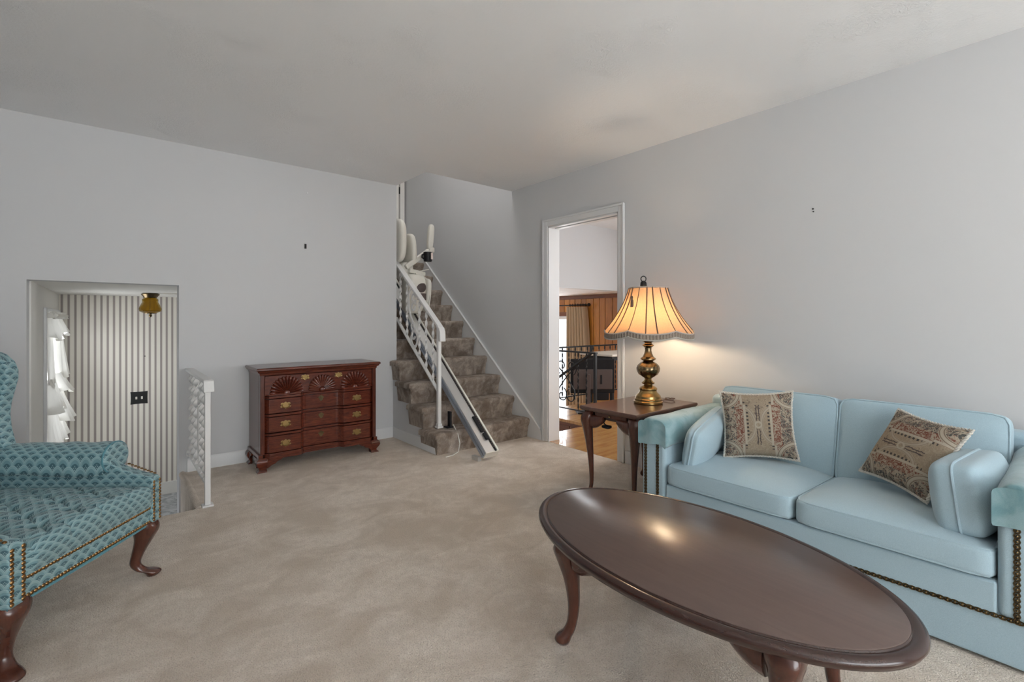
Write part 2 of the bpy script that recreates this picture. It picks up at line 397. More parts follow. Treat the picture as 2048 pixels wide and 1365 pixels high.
# behind the camera: rear wall with a window added for light, solid left wall
m = M(); m.box(XL, -1.1, YR - .1, YR, 0, CZ).box(2.2, XR, YR - .1, YR, 0, CZ).box(-1.1, 2.2, YR - .1, YR, 0, .6).box(-1.1, 2.2, YR - .1, YR, 2.1, CZ)
struct('wall_rear', m, WALL)
m = M(); m.box(XL - .1, XL, YR, YB, -.2, CZ)
struct('wall_left', m, paint('low bounce side wall grey', (.36, .365, .37)))  # unseen wall greyed to cut its bounce onto the sofa wall
m = M()
for x in (-1.1, -.02, 1.07, 2.15): m.box(x, x + .05, YR - .08, YR - .02, .6, 2.1)
m.box(-1.1, 2.2, YR - .08, YR - .02, .6, .66).box(-1.1, 2.2, YR - .08, YR - .02, 2.04, 2.1)
struct('added_window_1', m, TRIM)
# stairwell and upper landing
m = M(); m.box(XE - .13, XE, YB + .13, 6.05, 0, 4.35).box(XE - .13, XE, 3.6, YB + .13, CZ + .22, 4.35)
struct('wall_stairwell', m, WALL)
m = M(); m.box(XE, XR, 3.6, 3.73, CZ + .22, 4.35); struct('wall_stairwell_front', m, WALL)
m = M(); m.box(XE - .13, XR + .13, 6.05, 6.18, 1.2, 4.35); struct('wall_landing', m, HALL)
m = M(); m.box(XE - .13, XR + .13, 3.6, 6.18, 4.35, 4.45); struct('ceiling_landing', m, CEIL)
d = M().box(XE + .04, 3.02, 6.015, 6.05, 1.87, 3.88).build('door_1', CREAM, bevel=.004); d['kind'] = 'structure'
M().box(3.035, 3.10, 6.0, 6.05, 1.87, 3.95).build('casing', CREAM, d, bevel=.004)
M().box(3.022, 3.034, 6.005, 6.02, 2.86, 2.95).build('hinge', PLATE, d)
M().box(2.2, 2.9, 6.008, 6.016, 2.05, 2.7).box(2.2, 2.9, 6.008, 6.016, 2.85, 3.75).build('panel', CREAM, d, bevel=.004)
# baseboards
m = M(); m.prism([(YB, 0), (YB - .014, 0), (YB - .014, .085), (YB - .006, .1), (YB, .1)], 'x', OX1 + .05, XE - .02); struct('baseboard_back', m, TRIM)
m = M(); m.box(XR - .014, XR, YR, 2.32, 0, .1); struct('baseboard_right', m, TRIM, bevel=.004)
# doorway casing
def casing(name, boxes):
    m = M()
    for b in boxes: m.box(*b)
    return struct(name, m, TRIM, bevel=.006)
c = casing('trim_1', [(XR - .016, XR, DY1, DY1 + .062, 0, DZ + .062), (XR - .016, XR, DY0 - .062, DY0, 0, DZ + .062), (XR - .016, XR, DY0, DY1, DZ, DZ + .062)])
m = M(); m.box(XR - .024, XR - .016, DY1 + .045, DY1 + .062, 0, DZ + .062).box(XR - .024, XR - .016, DY0 - .062, DY0 - .045, 0, DZ + .062).box(XR - .024, XR - .016, DY0 - .045, DY1 + .045, DZ + .045, DZ + .062)
m.build('outer_bead', TRIM, c, bevel=.003)
m = M(); m.box(XR - .005, XR + XT + .005, DY1 - .012, DY1, 0, DZ).box(XR - .005, XR + XT + .005, DY0, DY0 + .012, 0, DZ).box(XR - .005, XR + .045, DY0, DY1, DZ - .012, DZ).box(XR + .075, XR + XT + .005, DY0, DY1, DZ - .012, DZ)
m.build('jamb_lining', TRIM, c, bevel=.002)
M().box(XR + .045, XR + .075, DY0 + .02, DY1 - .02, DZ - .004, DZ - .001).build('pocket_door_slot', BLKP, c)

# ------------------------------------------------------------------ staircase
RS, RN, Y1 = .187, .226, 3.43
def nose(n): return Y1 + RN * (n - 1), RS * n
st = thing('staircase', 'carpeted taupe staircase with bulging nosings rising along the white right wall', 'stairs', (2.6, 3.5, 0))
def local(o, root): o.location = tuple(-c for c in root.location)
for n in range(1, 11):
    yn, zn = nose(n); x0 = 2.085 if n <= 4 else XE + .003; x1 = XR - .024
    ze = zn - RS; last = n == 10
    yb = 6.045 if last else (yn + RN + .07 if n != 4 else YB - .003)
    prof = [(yb, zn - .008), (yn + .05, zn), (yn + .02, zn - .001), (yn + .004, zn - .010), (yn - .003, zn - .028), (yn + .002, zn - .050), (yn + .022, zn - .085), (yn + .035, ze + .02), (yn + .033, ze), (yb, ze)]
    if n > 1: prof[-2:] = [(yn + .033, ze - .006), (yb, ze - .006)]
    secs = []
    N = 14; xs = [x0 + (x1 - x0) * i / N for i in range(N + 1)]
    if n <= 4: xs = [x0 - .028, x0 - .024, x0 - .010, x0 + .004] + xs[1:]
    for k, x in enumerate(xs):
        rnd = random.Random(n * 100 + k); j = (rnd.random() - .5) * .006
        sc = []
        for i, (y, z) in enumerate(prof):
            if n <= 4 and x < x0 and i not in (8, 9): zc = zn - .03; f = (0.35, .7, .92)[k] if k < 3 else 1; 
            else: zc = z; f = 1
            yy, zz = y + (j if 1 < i < 8 else 0), z
            if n <= 4 and k < 3:
                zz = zc + (z - zc) * f if i < 6 else max(z, zn - .06); 
                if i >= 6: zz = zn - .055
                if 1 < i < 9: yy = yn + .02 + (y - yn - .02) * f
            sc.append((x, yy, zz))
        secs.append(sc)
    sm = M().loft(secs)
    if n == 4: sm.box(XE + .003, x1, YB - .003, yn + RN + .07, ze, zn - .008)
    o = sm.build('step', STAIRC, st, smooth=50); local(o, st)
poly = [(Y1 + .05, 0)]
for n in range(1, 5):
    yn, zn = nose(n); poly += [(yn + .05, zn - .06), (yn + RN + .05, zn - .06)]
poly[-1] = (YB, nose(4)[1] - .06); poly.append((YB, 0))
o = M().prism(poly, 'x', 2.093, 2.12).build('side_stringer', WALL, st, smooth=0); local(o, st)
o = M().box(2.083, 2.1, Y1 + .06, YB - .014, 0, .1).build('base_trim', TRIM, st, bevel=.004); local(o, st)
sl = RS / RN
top = lambda y: RS + sl * (y - Y1) + .035
poly = [(3.265, 0), (3.265, .05), (3.29, top(3.29)), (5.46, top(5.46)), (5.50, 1.97), (6.03, 1.97), (6.03, 1.7), (5.46, 1.6), (3.6, 0)]
o = M().prism(poly, 'x', XR - .022, XR - .001).build('wall_skirt', TRIM, st, smooth=0); local(o, st)
o = M().tube([(XR - .022, y, top(y)) for y in (3.29, 4.4, 5.46)], .008, 8).build('skirt_bead', TRIM, st); local(o, st)

# white iron stair railing
rr = thing('stair_railing', 'white iron stair railing with twisted balusters and scrolls beside the carpeted stairs', 'railing', (2.2, 3.62, RS))
RX = 2.2; P0 = 3.62
def hz(y): return 1.085 + .765 * (y - P0)
def lz(y): return .50 + .80 * (y - P0)
def rl(m, name, mat=IRON_W, **k):
    o = m.build(name, mat, rr, **k); local(o, rr); return o
rl(M().box(RX - .016, RX + .016, P0 - .016, P0 + .016, RS, hz(P0)), 'newel_post', bevel=.003)
rl(M().box(RX - .028, RX + .028, P0 - .028, P0 + .028, RS, RS + .018).box(RX - .021, RX + .021, P0 - .021, P0 + .021, RS + .018, RS + .04), 'post_shoe', bevel=.004)
yt = 4.44
rl(M().bar((RX, P0 - .02, hz(P0 - .02)), (RX, yt, hz(yt)), .052, .026, (0, 0, 1)), 'handrail', bevel=.006)
rl(M().prism([(P0 - .066, .945), (P0 - .062, 1.03), (P0 - .045, 1.062), (P0 - .015, 1.082), (P0 + .01, 1.075), (P0 - .02, 1.05), (P0 - .038, 1.02), (P0 - .045, .945)], 'x', RX - .028, RX + .028), 'handrail_end', bevel=.004)
rl(M().bar((RX, P0, lz(P0)), (RX, yt, lz(yt)), .03, .014), 'bottom_rail', bevel=.002)
for y in (3.72, 3.84, 3.964, 4.207, 4.346):
    a, b = (RX, y, lz(y)), (RX, y, hz(y) - .01); ln = b[2] - a[2]
    rl(M().ribbon(a, b, .024, .006, ln / .075, 44, .6), 'baluster')
def spiral(c, r0, r1, a0, a1, n=20): return [(c[0] + (r0 + (r1 - r0) * i / n) * cos(radians(a0 + (a1 - a0) * i / n)), c[1] + (r0 + (r1 - r0) * i / n) * sin(radians(a0 + (a1 - a0) * i / n))) for i in range(n + 1)]
def scroll_part(pts, r=.0075): rl(M().tube([(RX, p[0], p[1]) for p in pts], r, 6, flat=1.6, up=(1, 0, 0)), 'scroll')
def smooth_pts(P, k=6):
    out = []
    for i in range(len(P) - 1):
        p0, p1, p2, p3 = P[max(i - 1, 0)], P[i], P[i + 1], P[min(i + 2, len(P) - 1)]
        for q in range(k):
            t = q / k; out.append(tuple(.5 * (2 * b_ + (c_ - a_) * t + (2 * a_ - 5 * b_ + 4 * c_ - d_) * t * t + (3 * b_ - a_ - 3 * c_ + d_) * t ** 3) for a_, b_, c_, d_ in zip(p0, p1, p2, p3)))
    return out + [P[-1]]
scroll_part(smooth_pts([(4.12, 1.44), (4.165, 1.38), (4.172, 1.28), (4.135, 1.17), (4.07, 1.08), (4.015, 1.0), (4.005, .93), (4.045, .88), (4.10, .90), (4.125, .955), (4.10, 1.01)]), .0085)
for cy_, cz_, a0_, a1_ in ((4.07, 1.345, -150, 190), (4.075, 1.255, 150, -190), (4.085, 1.075, -150, 190), (4.075, .985, 150, -170)):
    scroll_part(spiral((cy_, cz_), .046, .026, a0_, a1_, 26))
# stairlift
lift = thing('stairlift_rail', 'long pale aluminium stairlift rail running from the carpet up the stairs', 'rail', (2.33, 3.08, 0))
def lf(m, name, mat, **k):
    o = m.build(name, mat, lift, **k); local(o, lift); return o
LX = 2.345; ry0, ry1 = 3.062, 5.35
def rz(y): return .052 + sl * (y - 3.062)
up = Vector((0, -sl, 1)).normalized()
def lbar(x0, x1, h0, h1, y0=ry0, y1=ry1):
    a = Vector(((x0 + x1) / 2, y0, rz(y0))) + up * ((h0 + h1) / 2); b = Vector(((x0 + x1) / 2, y1, rz(y1))) + up * ((h0 + h1) / 2)
    return M().bar(a, b, abs(x1 - x0), abs(h1 - h0), up)
lf(lbar(LX - .065, LX + .065, -.035, .03), 'rail_body', ALU, bevel=.003)
lf(lbar(LX - .075, LX - .064, -.03, -.005), 'side_fin', ALU2); lf(lbar(LX - .073, LX - .064, .005, .022), 'side_fin', ALU2)
lf(lbar(LX + .028, LX + .046, .0295, .033), 'rack_groove', BLKP)
rk = M(); y = ry0 + .03
while y < 4.5:
    p = Vector((LX + .037, y, rz(y))) + up * .034; rk.bar(p - Vector((.008, 0, 0)), p + Vector((.008, 0, 0)), .006, .006, up); y += .016
lf(rk, 'rack_teeth', GREYM, kind='stuff')
lf(lbar(LX + .05, LX + .066, .03, .038), 'edge_lip', PLAST); lf(lbar(LX - .066, LX - .052, .03, .036), 'edge_lip', ALU)
lf(lbar(LX - .005, LX + .022, .03, .045, ry0 + .15, ry0 + .28), 'stop_block', BLKP, bevel=.003); lf(lbar(LX + .0, LX + .03, .03, .05, ry0 + .09, ry0 + .14), 'stop_block', BLKP, bevel=.003)
lf(M().box(LX - .10, LX - .066, 3.10, 3.19, 0.0, .035), 'foot_bracket', ALU, bevel=.004)
lf(lbar(LX - .064, LX + .064, -.034, .031, ry0 - .004, ry0 + .003), 'end_cap', PLAST)
lf(M().box(LX - .07, LX - .05, 3.56, 3.60, RS, RS + .14).box(LX - .1, LX - .04, 3.55, 3.61, RS, RS + .01), 'support_leg', BLKP, bevel=.002)
tag(M().tube([(LX - .06, 3.52, .22), (LX - .075, 3.43, .16), (LX - .07, 3.405, .08), (LX - .10, 3.385, .02), (LX - .16, 3.37, .006), (LX - .24, 3.36, .006)], .004, 6).build('power_cord', CORDM), 'thin white cord hanging over the lowest carpeted stair beside the lift rail', 'cord')
# stairlift seat and carriage
sx, sy = 2.33, 4.45
lc = thing('stairlift_chair', 'off white folded stairlift chair parked near the top of the stairs', 'stairlift', (sx, sy, rz(sy)))
def cf(m, name, mat, **k): return m.build(name, mat, lc, **k)
# local coords: x to the right wall (the way the chair faces), y up the stairs, z up from the rail
T = Matrix.Translation
def rot(ax, a): return Matrix.Rotation(radians(a), 4, ax)
cf(M().cushion(.105, .11, .20, 4, .0, 12, T((.03, -.06, .20)) @ rot('X', 12)), 'carriage_cover', PLAST)
cf(M().cushion(.028, .085, .17, 4, 0, 10, T((.150, -.10, .19)) @ rot('X', 12)), 'footrest_shell', PLAST)
cf(M().lathe([(.05, 0), (.052, .02), (.03, .026)], (0, 0, 0), 20).xf(T((.06, -.165, .26)) @ rot('X', 90)), 'drive_wheel', GREYM)
cf(M().box(.03, .115, -.19, -.12, .13, .20), 'control_box', GREYM, bevel=.008)
cf(M().tube([(.14, -.19, .06), (.165, -.18, .2), (.15, -.15, .34), (.09, -.12, .39), (.03, -.12, .395)], .008, 8), 'grab_tube', PLAST)
cf(M().cushion(.07, .08, .09, 4, 0, 10, T((-.02, .02, .43))), 'seat_post', PLAST)
cf(M().cushion(.05, .19, .225, 3.2, 0, 14, T((-.095, .07, .735))), 'backrest', PLAST)
cf(M().cushion(.038, .16, .165, 3.5, 0, 12, T((.028, .05, .655)) @ rot('Y', -4)), 'folded_seat', PLAST)
cf(M().bar((-.06, -.08, .46), (.215, -.06, .655), .045, .05), 'arm', PLAST, bevel=.010)
cf(M().cushion(.032, .03, .135, 3.6, 0, 8, T((.235, -.06, .80)) @ rot('Y', 5)), 'arm_pad', PLAST)
cf(M().cushion(.03, .025, .03, 4, 0, 6, T((.245, -.06, .665))), 'arm_joint', PLAST)
cf(M().bar((-.03, -.06, .43), (.165, -.03, .405), .09, .045), 'lower_arm', PLAST, bevel=.010)
cf(M().tube([(.10, -.04, .43), (.24, -.02, .465)], .006, 6), 'lever', PLAST)
rc = thing('cup_holder', 'black cup shaped holder with a pink label clipped to the stairlift arm', 'holder', (sx + .155, sy - .145, rz(sy) + .53))
M().lathe([(.040, 0), (.043, .01), (.046, .09), (.042, .095), (.038, .09), (.036, .02)], (0, 0, 0), 20).build('cup', BLKP, rc)
M().tube([(-.043, 0, .07), (-.07, -.01, .062), (-.073, -.01, .035), (-.043, 0, .022)], .008, 8).build('handle', BLKP, rc)
M().box(.008, .03, -.052, -.044, .02, .085).build('label_strip', LABELM, rc)

# ------------------------------------------------------------------ foyer
m = M(); m.box(-.45, 1.75, 4.3, 6.7, LOW - .1, LOW); struct('floor_foyer', m, TILE)
steps = M()
for i in range(1, 4): steps.box(-.40, .41, 3.41 + .25 * (i - 1), 3.41 + .25 * i, LOW, -.205 * i)
struct('foyer_steps', steps, STAIRC, bevel=.012)
m = M(); m.box(.395, .42, 3.41, YB + .02, LOW, -.005); struct('trim_3', m, CARPET)
m = M(); m.box(XL, .42, 3.36, 3.41, LOW, -.005); struct('trim_4', m, STAIRC)
tag(M().tube([(.405, YB - .002, -.012), (.41, 4.0, -.012), (.41, 3.42, -.012)], .022, 10).build('floor_edge_roll', CARPET), kind='structure')
m = M(); m.box(-.45, 1.75, YB + .13, 6.7, OZ, OZ + .12); struct('ceiling_foyer', m, CREAM)
m = M(); m.box(-.45, 1.75, 6.6, 6.7, LOW, OZ); struct('wall_foyer_back', m, STRIPE)
m = M(); m.box(1.65, 1.75, YB + .13, 6.6, LOW, OZ); struct('wall_foyer_right', m, CREAM)
WY0, WY1, WZ0, WZ1 = 5.22, 6.42, -.2, 1.16
m = M(); X0, X1 = -.53, -.40
m.box(X0, X1, YB + .13, WY0, LOW, OZ).box(X0, X1, WY1, 6.6, LOW, OZ).box(X0, X1, WY0, WY1, LOW, WZ0).box(X0, X1, WY0, WY1, WZ1, OZ); struct('wall_foyer_left', m, CREAM)
m = M(); cw = .07
m.box(X1, X1 + .018, WY0 - cw, WY0, WZ0 - .06, WZ1 + cw).box(X1, X1 + .018, WY1, WY1 + cw, WZ0 - .06, WZ1 + cw).box(X1, X1 + .018, WY0, WY1, WZ1, WZ1 + cw).box(X1, X1 + .03, WY0 - cw, WY1 + cw, WZ0 - .06, WZ0)
wn = struct('window_3', m, TRIM, bevel=.004)
m = M(); m.box(X0 + .03, X0 + .07, WY0, WY0 + .04, WZ0, WZ1).box(X0 + .03, X0 + .07, WY1 - .04, WY1, WZ0, WZ1).box(X0 + .03, X0 + .07, WY0, WY1, WZ0, WZ0 + .04).box(X0 + .03, X0 + .07, WY0, WY1, WZ1 - .04, WZ1).box(X0 + .03, X0 + .07, WY0, WY1, .46, .50)
m.build('sash', TRIM, wn); M().box(X0 + .045, X0 + .05, WY0 + .04, WY1 - .04, WZ0 + .04, WZ1 - .04).build('pane', GLASS, wn)
tag(M().box(.42, 1.65, 6.586, 6.6, LOW, LOW + .14).box(-.40, .42, 6.586, 6.6, LOW, LOW + .14).build('baseboard_foyer', CREAM, bevel=.004), kind='structure')
# opening lining (the jambs and header of the foyer opening)
rod = thing('curtain_rod', 'white shirred curtain rod above the bright foyer window', 'rod', (-.33, 5.8, 1.17))
M().tube([(0, -.6, 0), (0, .6, 0)], .012, 10).build('rod', PLAST, rod)
for y in (-.58, .58): M().box(-.055, .0, y - .012, y + .012, -.02, .02).build('bracket', PLAST, rod, bevel=.003)
def curtain(name, label, y0, y1, tiers, x0):
    t = thing(name, label, 'curtain', (x0, (y0 + y1) / 2, 1.17)); yc = (y0 + y1) / 2
    M().grid(50, 4, lambda a, b: (.018 * sin(a * 40) + .02 * (1 - b) + .0, y0 - yc + (y1 - y0) * a, .03 - .06 * (1 - b)), None).build('gathered_heading', SHEER, t, smooth=60, fix=False)
    for k, (zt, zb, fl, ya, yb) in enumerate(tiers):
        ph = random.random() * 6
        def fn(a, b, zt=zt, zb=zb, fl=fl, ya=ya, yb=yb, ph=ph):
            g = b ** 1.25; y = ya + (yb - ya) * (a * .5 + .5 * a); wv = sin(a * (14 + 3 * k) + ph) * .5 + sin(a * 31 + ph * 2) * .25
            rp = min(1, (a + .02) / .14, (1.02 - a) / .14); return (-.045 + (.035 + fl * g) * rp + (.008 + .022 * g) * wv, y - yc, zt - 1.17 + (zb - zt) * b + .02 * g * sin(a * 9 + ph))
        M().grid(44, 12, fn).build('ruffle', SHEER, t, smooth=60, fix=False)
    return t
curtain('ruffled_curtain', 'white sheer ruffled curtain at the near side of the foyer window', 5.2, 5.68,
        [(1.16, .98, .045, 5.2, 5.75), (1.0, .60, .0, 5.2, 5.42), (.66, .40, .06, 5.2, 5.62), (.44, .10, .045, 5.2, 5.66), (.12, -.16, .03, 5.2, 5.64), (-.14, -.42, .03, 5.2, 5.6)], -.355)
curtain('ruffled_curtain', 'brighter sheer ruffled curtain at the far side of the foyer window by the striped wall', 5.95, 6.42,
        [(1.16, 1.00, .055, 5.85, 6.44), (1.02, .60, .035, 6.2, 6.44), (.64, .46, .075, 6.08, 6.44), (.50, .20, .09, 6.02, 6.44), (.24, .02, .05, 5.95, 6.44), (.04, -.24, .04, 5.95, 6.44), (-.22, -.46, .03, 5.95, 6.44)], -.355)
fl = thing('ceiling_light', 'small amber glass flush light with brass cap on the foyer ceiling', 'light', (.29, 5.75, OZ))
M().lathe([(.062, 0), (.075, -.012), (.06, -.03), (.05, -.045)], seg=24).build('canopy', ABRASS, fl)
M().lathe([(.05, -.045), (.062, -.06), (.06, -.085), (.072, -.11), (.088, -.15), (.082, -.175), (.05, -.19), (.045, -.185), (.075, -.17), (.08, -.15), (.065, -.11), (.053, -.085), (.055, -.06), (.045, -.047)], seg=24, rf=lambda r, z, a: r * (1 + .03 * cos(8 * a))).build('glass_shade', AMBER, fl)
M().lathe([(.052, -.188), (.05, -.196), (.012, -.2), (.01, -.206), (.014, -.216), (.01, -.226), (.002, -.232)], seg=16).build('finial', ABRASS, fl)
sw = thing('switch_plate', 'dark bronze double switch plate on the striped wallpaper', 'switch', (.235, 6.6, .285))
po = []
for i in range(24):
    a = 2 * pi * i / 24; cx, cz = cos(a), sin(a); mm = max(abs(cx), abs(cz)); x, z = cx / mm, cz / mm; k = 1 + .03 * (abs(x * z)) ** 4 - .015 * (1 - abs(x * z)); po.append((x * .072 * k, z * .066 * k))
M().prism(po, 'y', -.006, 0).build('plate', PLATE, sw, bevel=.002)
for x in (-.024, .024): M().box(x - .008, x + .008, -.016, -.005, -.014, .014).build('toggle', PLAST, sw, bevel=.002)
nl = M().tube([(.285, 6.6, .735), (.285, 6.585, .737)], .006, 8).build('nail', PLATE); tag(nl, 'tiny dark nail in the striped foyer wallpaper above the switch plate', 'nail')
# foyer railing
fr = thing('entry_railing', 'short white iron railing with twisted balusters beside the sunken foyer steps', 'railing', (.45, 3.42, 0))
def fp(m, name, **k):
    o = m.build(name, IRON_W, fr, **k); local(o, fr); return o
EX = .45
fp(M().box(EX - .015, EX + .015, 3.405, 3.435, 0, .75), 'post', bevel=.003)
fp(M().box(EX - .03, EX + .03, 3.39, 3.45, 0, .012), 'post_shoe', bevel=.003)
fp(M().box(EX - .027, EX + .027, 3.375, YB, .75, .772), 'handrail', bevel=.007)
fp(M().prism([(3.385, .772), (3.37, .765), (3.352, .70), (3.372, .70), (3.388, .748), (3.40, .752)], 'x', EX - .027, EX + .027), 'handrail_end', bevel=.003)
fp(M().box(EX - .013, EX + .013, 3.43, YB, .128, .142), 'bottom_rail', bevel=.002)
fp(M().box(EX - .02, EX + .02, YB - .012, YB, .115, .16), 'wall_bracket', bevel=.003)
for i, y in enumerate((3.53, 3.66, 3.92, 4.05, 4.18)):
    fp(M().ribbon((EX, y, .14), (EX, y, .752), .034, .007, 8.5, 70, .4), 'baluster')
fp(M().tube([(EX, 3.79, .14), (EX, 3.80, .3), (EX, 3.775, .45), (EX, 3.80, .56), (EX, 3.79, .64)], [.006, .008, .012, .009, .004], 8), 'scroll_bar')
fp(M().tube([(EX, p[0], p[1]) for p in spiral((3.79, .28), .01, .055, 0, 480, 30)], .006, 6), 'scroll')
fp(M().tube([(EX, p[0], p[1]) for p in spiral((3.79, .62), .01, .05, 180, 660, 30)], .006, 6), 'scroll')

# ------------------------------------------------------------------ dining room and family room beyond the doorway
PX = 6.2; DXs = 3.98; YD = -1.6
m = M(); m.box(XR + XT, PX, YD, 3.40, -.12, -.012).box(DXs, PX, 3.40, 4.36, -.12, -.012)
df = struct('floor_dining', m, PINE_D)
planks = M(); y = YD
r2 = random.Random(3)
while y < 4.355:
    x = (XR + .002 if DY0 < y + .03 < DY1 else XR + XT) if y < 3.37 else DXs
    while x < PX:
        L = min(r2.uniform(.5, 1.3), PX - x); planks.box(x + .0006, x + L - .0006, y + .0006, min(y + .0564, 4.36), -.012, 0); x += L
    y += .057
planks.build('plank', OAK, df, smooth=0, kind='stuff', fix=False)
m = M(); m.box(XR + XT, PX, YD, 4.48, CZ, CZ + .1); struct('ceiling_dining', m, CEIL)
m = M(); m.box(XR + XT, PX, 4.36, 4.48, 1.555, CZ); struct('wall_dining_header', m, WALL)
m = M(); m.box(PX, PX + .1, YD, .2, 0, CZ).box(PX, PX + .1, 2.6, 4.48, 0, CZ).box(PX, PX + .1, .2, 2.6, 0, .75).box(PX, PX + .1, .2, 2.6, 2.05, CZ); struct('wall_dining_right', m, WALL)
m = M(); m.box(XR + XT, PX, YD - .1, YD, 0, CZ); struct('wall_dining_rear', m, WALL)
m = M(); m.box(XR + XT, PX + .1, 3.4, 8.2, LOW - .1, LOW); struct('floor_family', m, OAK)
m = M(); m.box(XR + XT, PX + .1, 4.48, 8.2, 1.555, 1.65); struct('ceiling_family', m, CEIL)
m = M(); m.box(XR, PX + .1, 8.2, 8.3, LOW, 1.65); struct('wall_family_back', m, WALL)
m = M(); m.box(XR, XR + XT, 6.18, 8.2, LOW, 1.65); struct('wall_family_left', m, WALL)
# pine wall with its window
FW0, FW1, FZ0, FZ1 = 5.62, 7.4, LOW + .06, 1.2
m = M(); m.box(PX + .02, PX + .1, 4.48, FW0, LOW, 1.555).box(PX + .02, PX + .1, FW1, 8.2, LOW, 1.555).box(PX + .02, PX + .1, FW0, FW1, FZ1, 1.555).box(PX + .02, PX + .1, FW0, FW1, LOW, FZ0)
m.box(PX, PX + .1, 4.36, 4.48, LOW, 1.555)
pw = struct('wall_family_right', m, PINE_D)
y = 4.48; k = 0
while y < 8.15:
    wd = (.13, .16, .11, .145, .12)[k % 5]; e = min(y + wd, 8.2)
    if FW0 < y + wd / 2 < FW1: z0, z1 = FZ1, 1.50
    else: z0, z1 = LOW, 1.50
    M().box(PX, PX + .02, y + .003, e - .003, z0, z1).build('board', PINE[(k * 2 + k // 3) % 3], pw, smooth=60, bevel=.004, seg=1)
    y = e; k += 1
M().box(PX - .018, PX + .02, 4.48, 8.2, 1.49, 1.555).build('crown', PINE_D, pw, bevel=.006)
m = M(); m.box(PX - .02, PX + .06, FW0 - .07, FW0, FZ0, FZ1 + .07).box(PX - .02, PX + .06, FW1, FW1 + .07, FZ0, FZ1 + .07).box(PX - .02, PX + .06, FW0, FW1, FZ1, FZ1 + .07)
fw = struct('window_4', m, PINE_D, bevel=.004)
M().box(PX, PX + .05, FW0, FW0 + .05, FZ0, FZ1).box(PX, PX + .05, FW1 - .05, FW1, FZ0, FZ1).box(PX, PX + .05, FW0, FW1, FZ1 - .06, FZ1).box(PX, PX + .05, FW0, FW1, FZ0, FZ0 + .06).box(PX, PX + .05, 6.45, 6.52, FZ0, FZ1).build('sash', TRIM, fw)
M().box(PX + .02, PX + .025, FW0 + .05, FW1 - .05, FZ0 + .06, FZ1 - .06).build('pane', GLASS, fw)
dr = thing('drape_rod', 'dark rod with ball end on the pine wall above the bright window', 'rod', (PX - .08, 6.3, 1.385))
M().tube([(0, -.98, 0), (0, 1.3, 0)], .011, 8).build('rod', BLACK, dr); M().ball((0, -1.0, 0), .03).build('ball_end', BLACK, dr); M().box(0, .08, -.9, -.88, -.012, .012).build('bracket', BLACK, dr)
dp = thing('pleated_drape', 'tan pleated drape hanging beside the window on the pine wall', 'curtain', (PX - .08, 5.5, 1.385))
def drp(a, b):
    y0 = -.14 - .13 * b ** .7; y1 = .26 + .02 * b; am = .06
    return (.0 + am * sin(a * 2 * pi * 7) - .01, y0 + (y1 - y0) * a + .012 * cos(a * 2 * pi * 7), -.03 - 2.1 * b)
M().grid(84, 10, drp).build('fabric', DRAPE, dp, smooth=70, fix=False)
for i in range(7): 
    y = -.13 + .06 * i; M().tube([(0 + .02 * cos(q * pi / 4), y, .02 * sin(q * pi / 4)) for q in range(8)], .004, 6, closed=True).build('ring', BLACK, dp)
# stair down from the dining room
m = M()
for i in range(1, 4): m.box(XR + XT, DXs, 3.41 + .25 * (i - 1), 3.41 + .25 * i, LOW, -.205 * i)
struct('family_steps', m, OAK, bevel=.006)
m = M(); m.box(DXs, DXs + .02, 3.40, 4.36, LOW, -.12).box(DXs - .004, DXs + .01, 3.40, 4.36, -.12, -.012); sk = struct('trim_5', m, PINE_D)
for i in range(6): M().box(DXs - .012, DXs, 3.41 + i * .158, 3.41 + i * .158 + .15, -.6, -.07).build('board', PINE_D, sk, bevel=.004)
M().box(DXs - .016, DXs + .03, 3.39, 4.36, -.035, -.001).build('nosing', OAK, sk, bevel=.004)
m = M(); m.box(DXs, PX, 4.345, 4.36, LOW, -.012).box(XR + XT, DXs, 3.385, 3.40, LOW, -.012); struct('trim_6', m, PINE_D)
# black iron railings
def black_rail(name, label, a, b, posts, scroll_at=None, slope=None):
    t = thing(name, label, 'railing', (a[0], a[1], 0)); A = Vector(a); B = Vector(b); d = (B - A); L = d.length; d.normalize()
    def p(u, z): q = A + d * u; return (q.x, q.y, z)
    def add(m, nm, **k): o = m.build(nm, BLACK, t, **k); local(o, t); return o
    add(M().bar(p(-.02, .775), p(L, .775), .04, .018), 'handrail', bevel=.004); add(M().bar(p(0, .125), p(L, .125), .022, .012), 'bottom_rail')
    for u in posts: add(M().bar(p(u, 0.0), p(u, .77), .03, .03, (1, 0, 0)), 'post', bevel=.003); 
    n = int(L / .12)
    for i in range(1, n):
        u = L * i / n
        if scroll_at and abs(u - scroll_at) < .15 and abs(u - scroll_at) > .05: continue
        if min(abs(u - q) for q in posts) < .04: continue
        add(M().ribbon(p(u, .125), p(u, .77), .017, .006, 9, 48, .3), 'baluster')
    if scroll_at:
        for c, r0, r1, a0, a1 in ((-.075, .02, .09, 90, 430), (.075, .02, .09, 450, 110)):
            for zc in (.27, .60):
                add(M().tube([p(scroll_at + c + q[0], zc + q[1]) for q in spiral((0, 0), r0, r1, a0 + (0 if zc < .4 else 180), a1 + (0 if zc < .4 else 180), 26)], .007, 6), 'scroll')
        for sg in (-1, 1): add(M().tube([p(scroll_at + sg * x, z) for x, z in ((.13, .24), (.12, .34), (.04, .44), (-.04, .52), (-.12, .58), (-.14, .65))], .007, 6), 'scroll')
    return t, add, p
t1, add1, p1 = black_rail('iron_railing', 'black iron stair railing with scrolls and sloping handrail seen through the doorway', (DXs, 3.36, 0), (DXs, 4.33, 0), (0.0,), .42)
add1(M().bar((DXs - .01, 3.40, .775), (DXs - .01, 4.3, .775 - .62 * .9), .026, .024), 'sloping_handrail', bevel=.005)
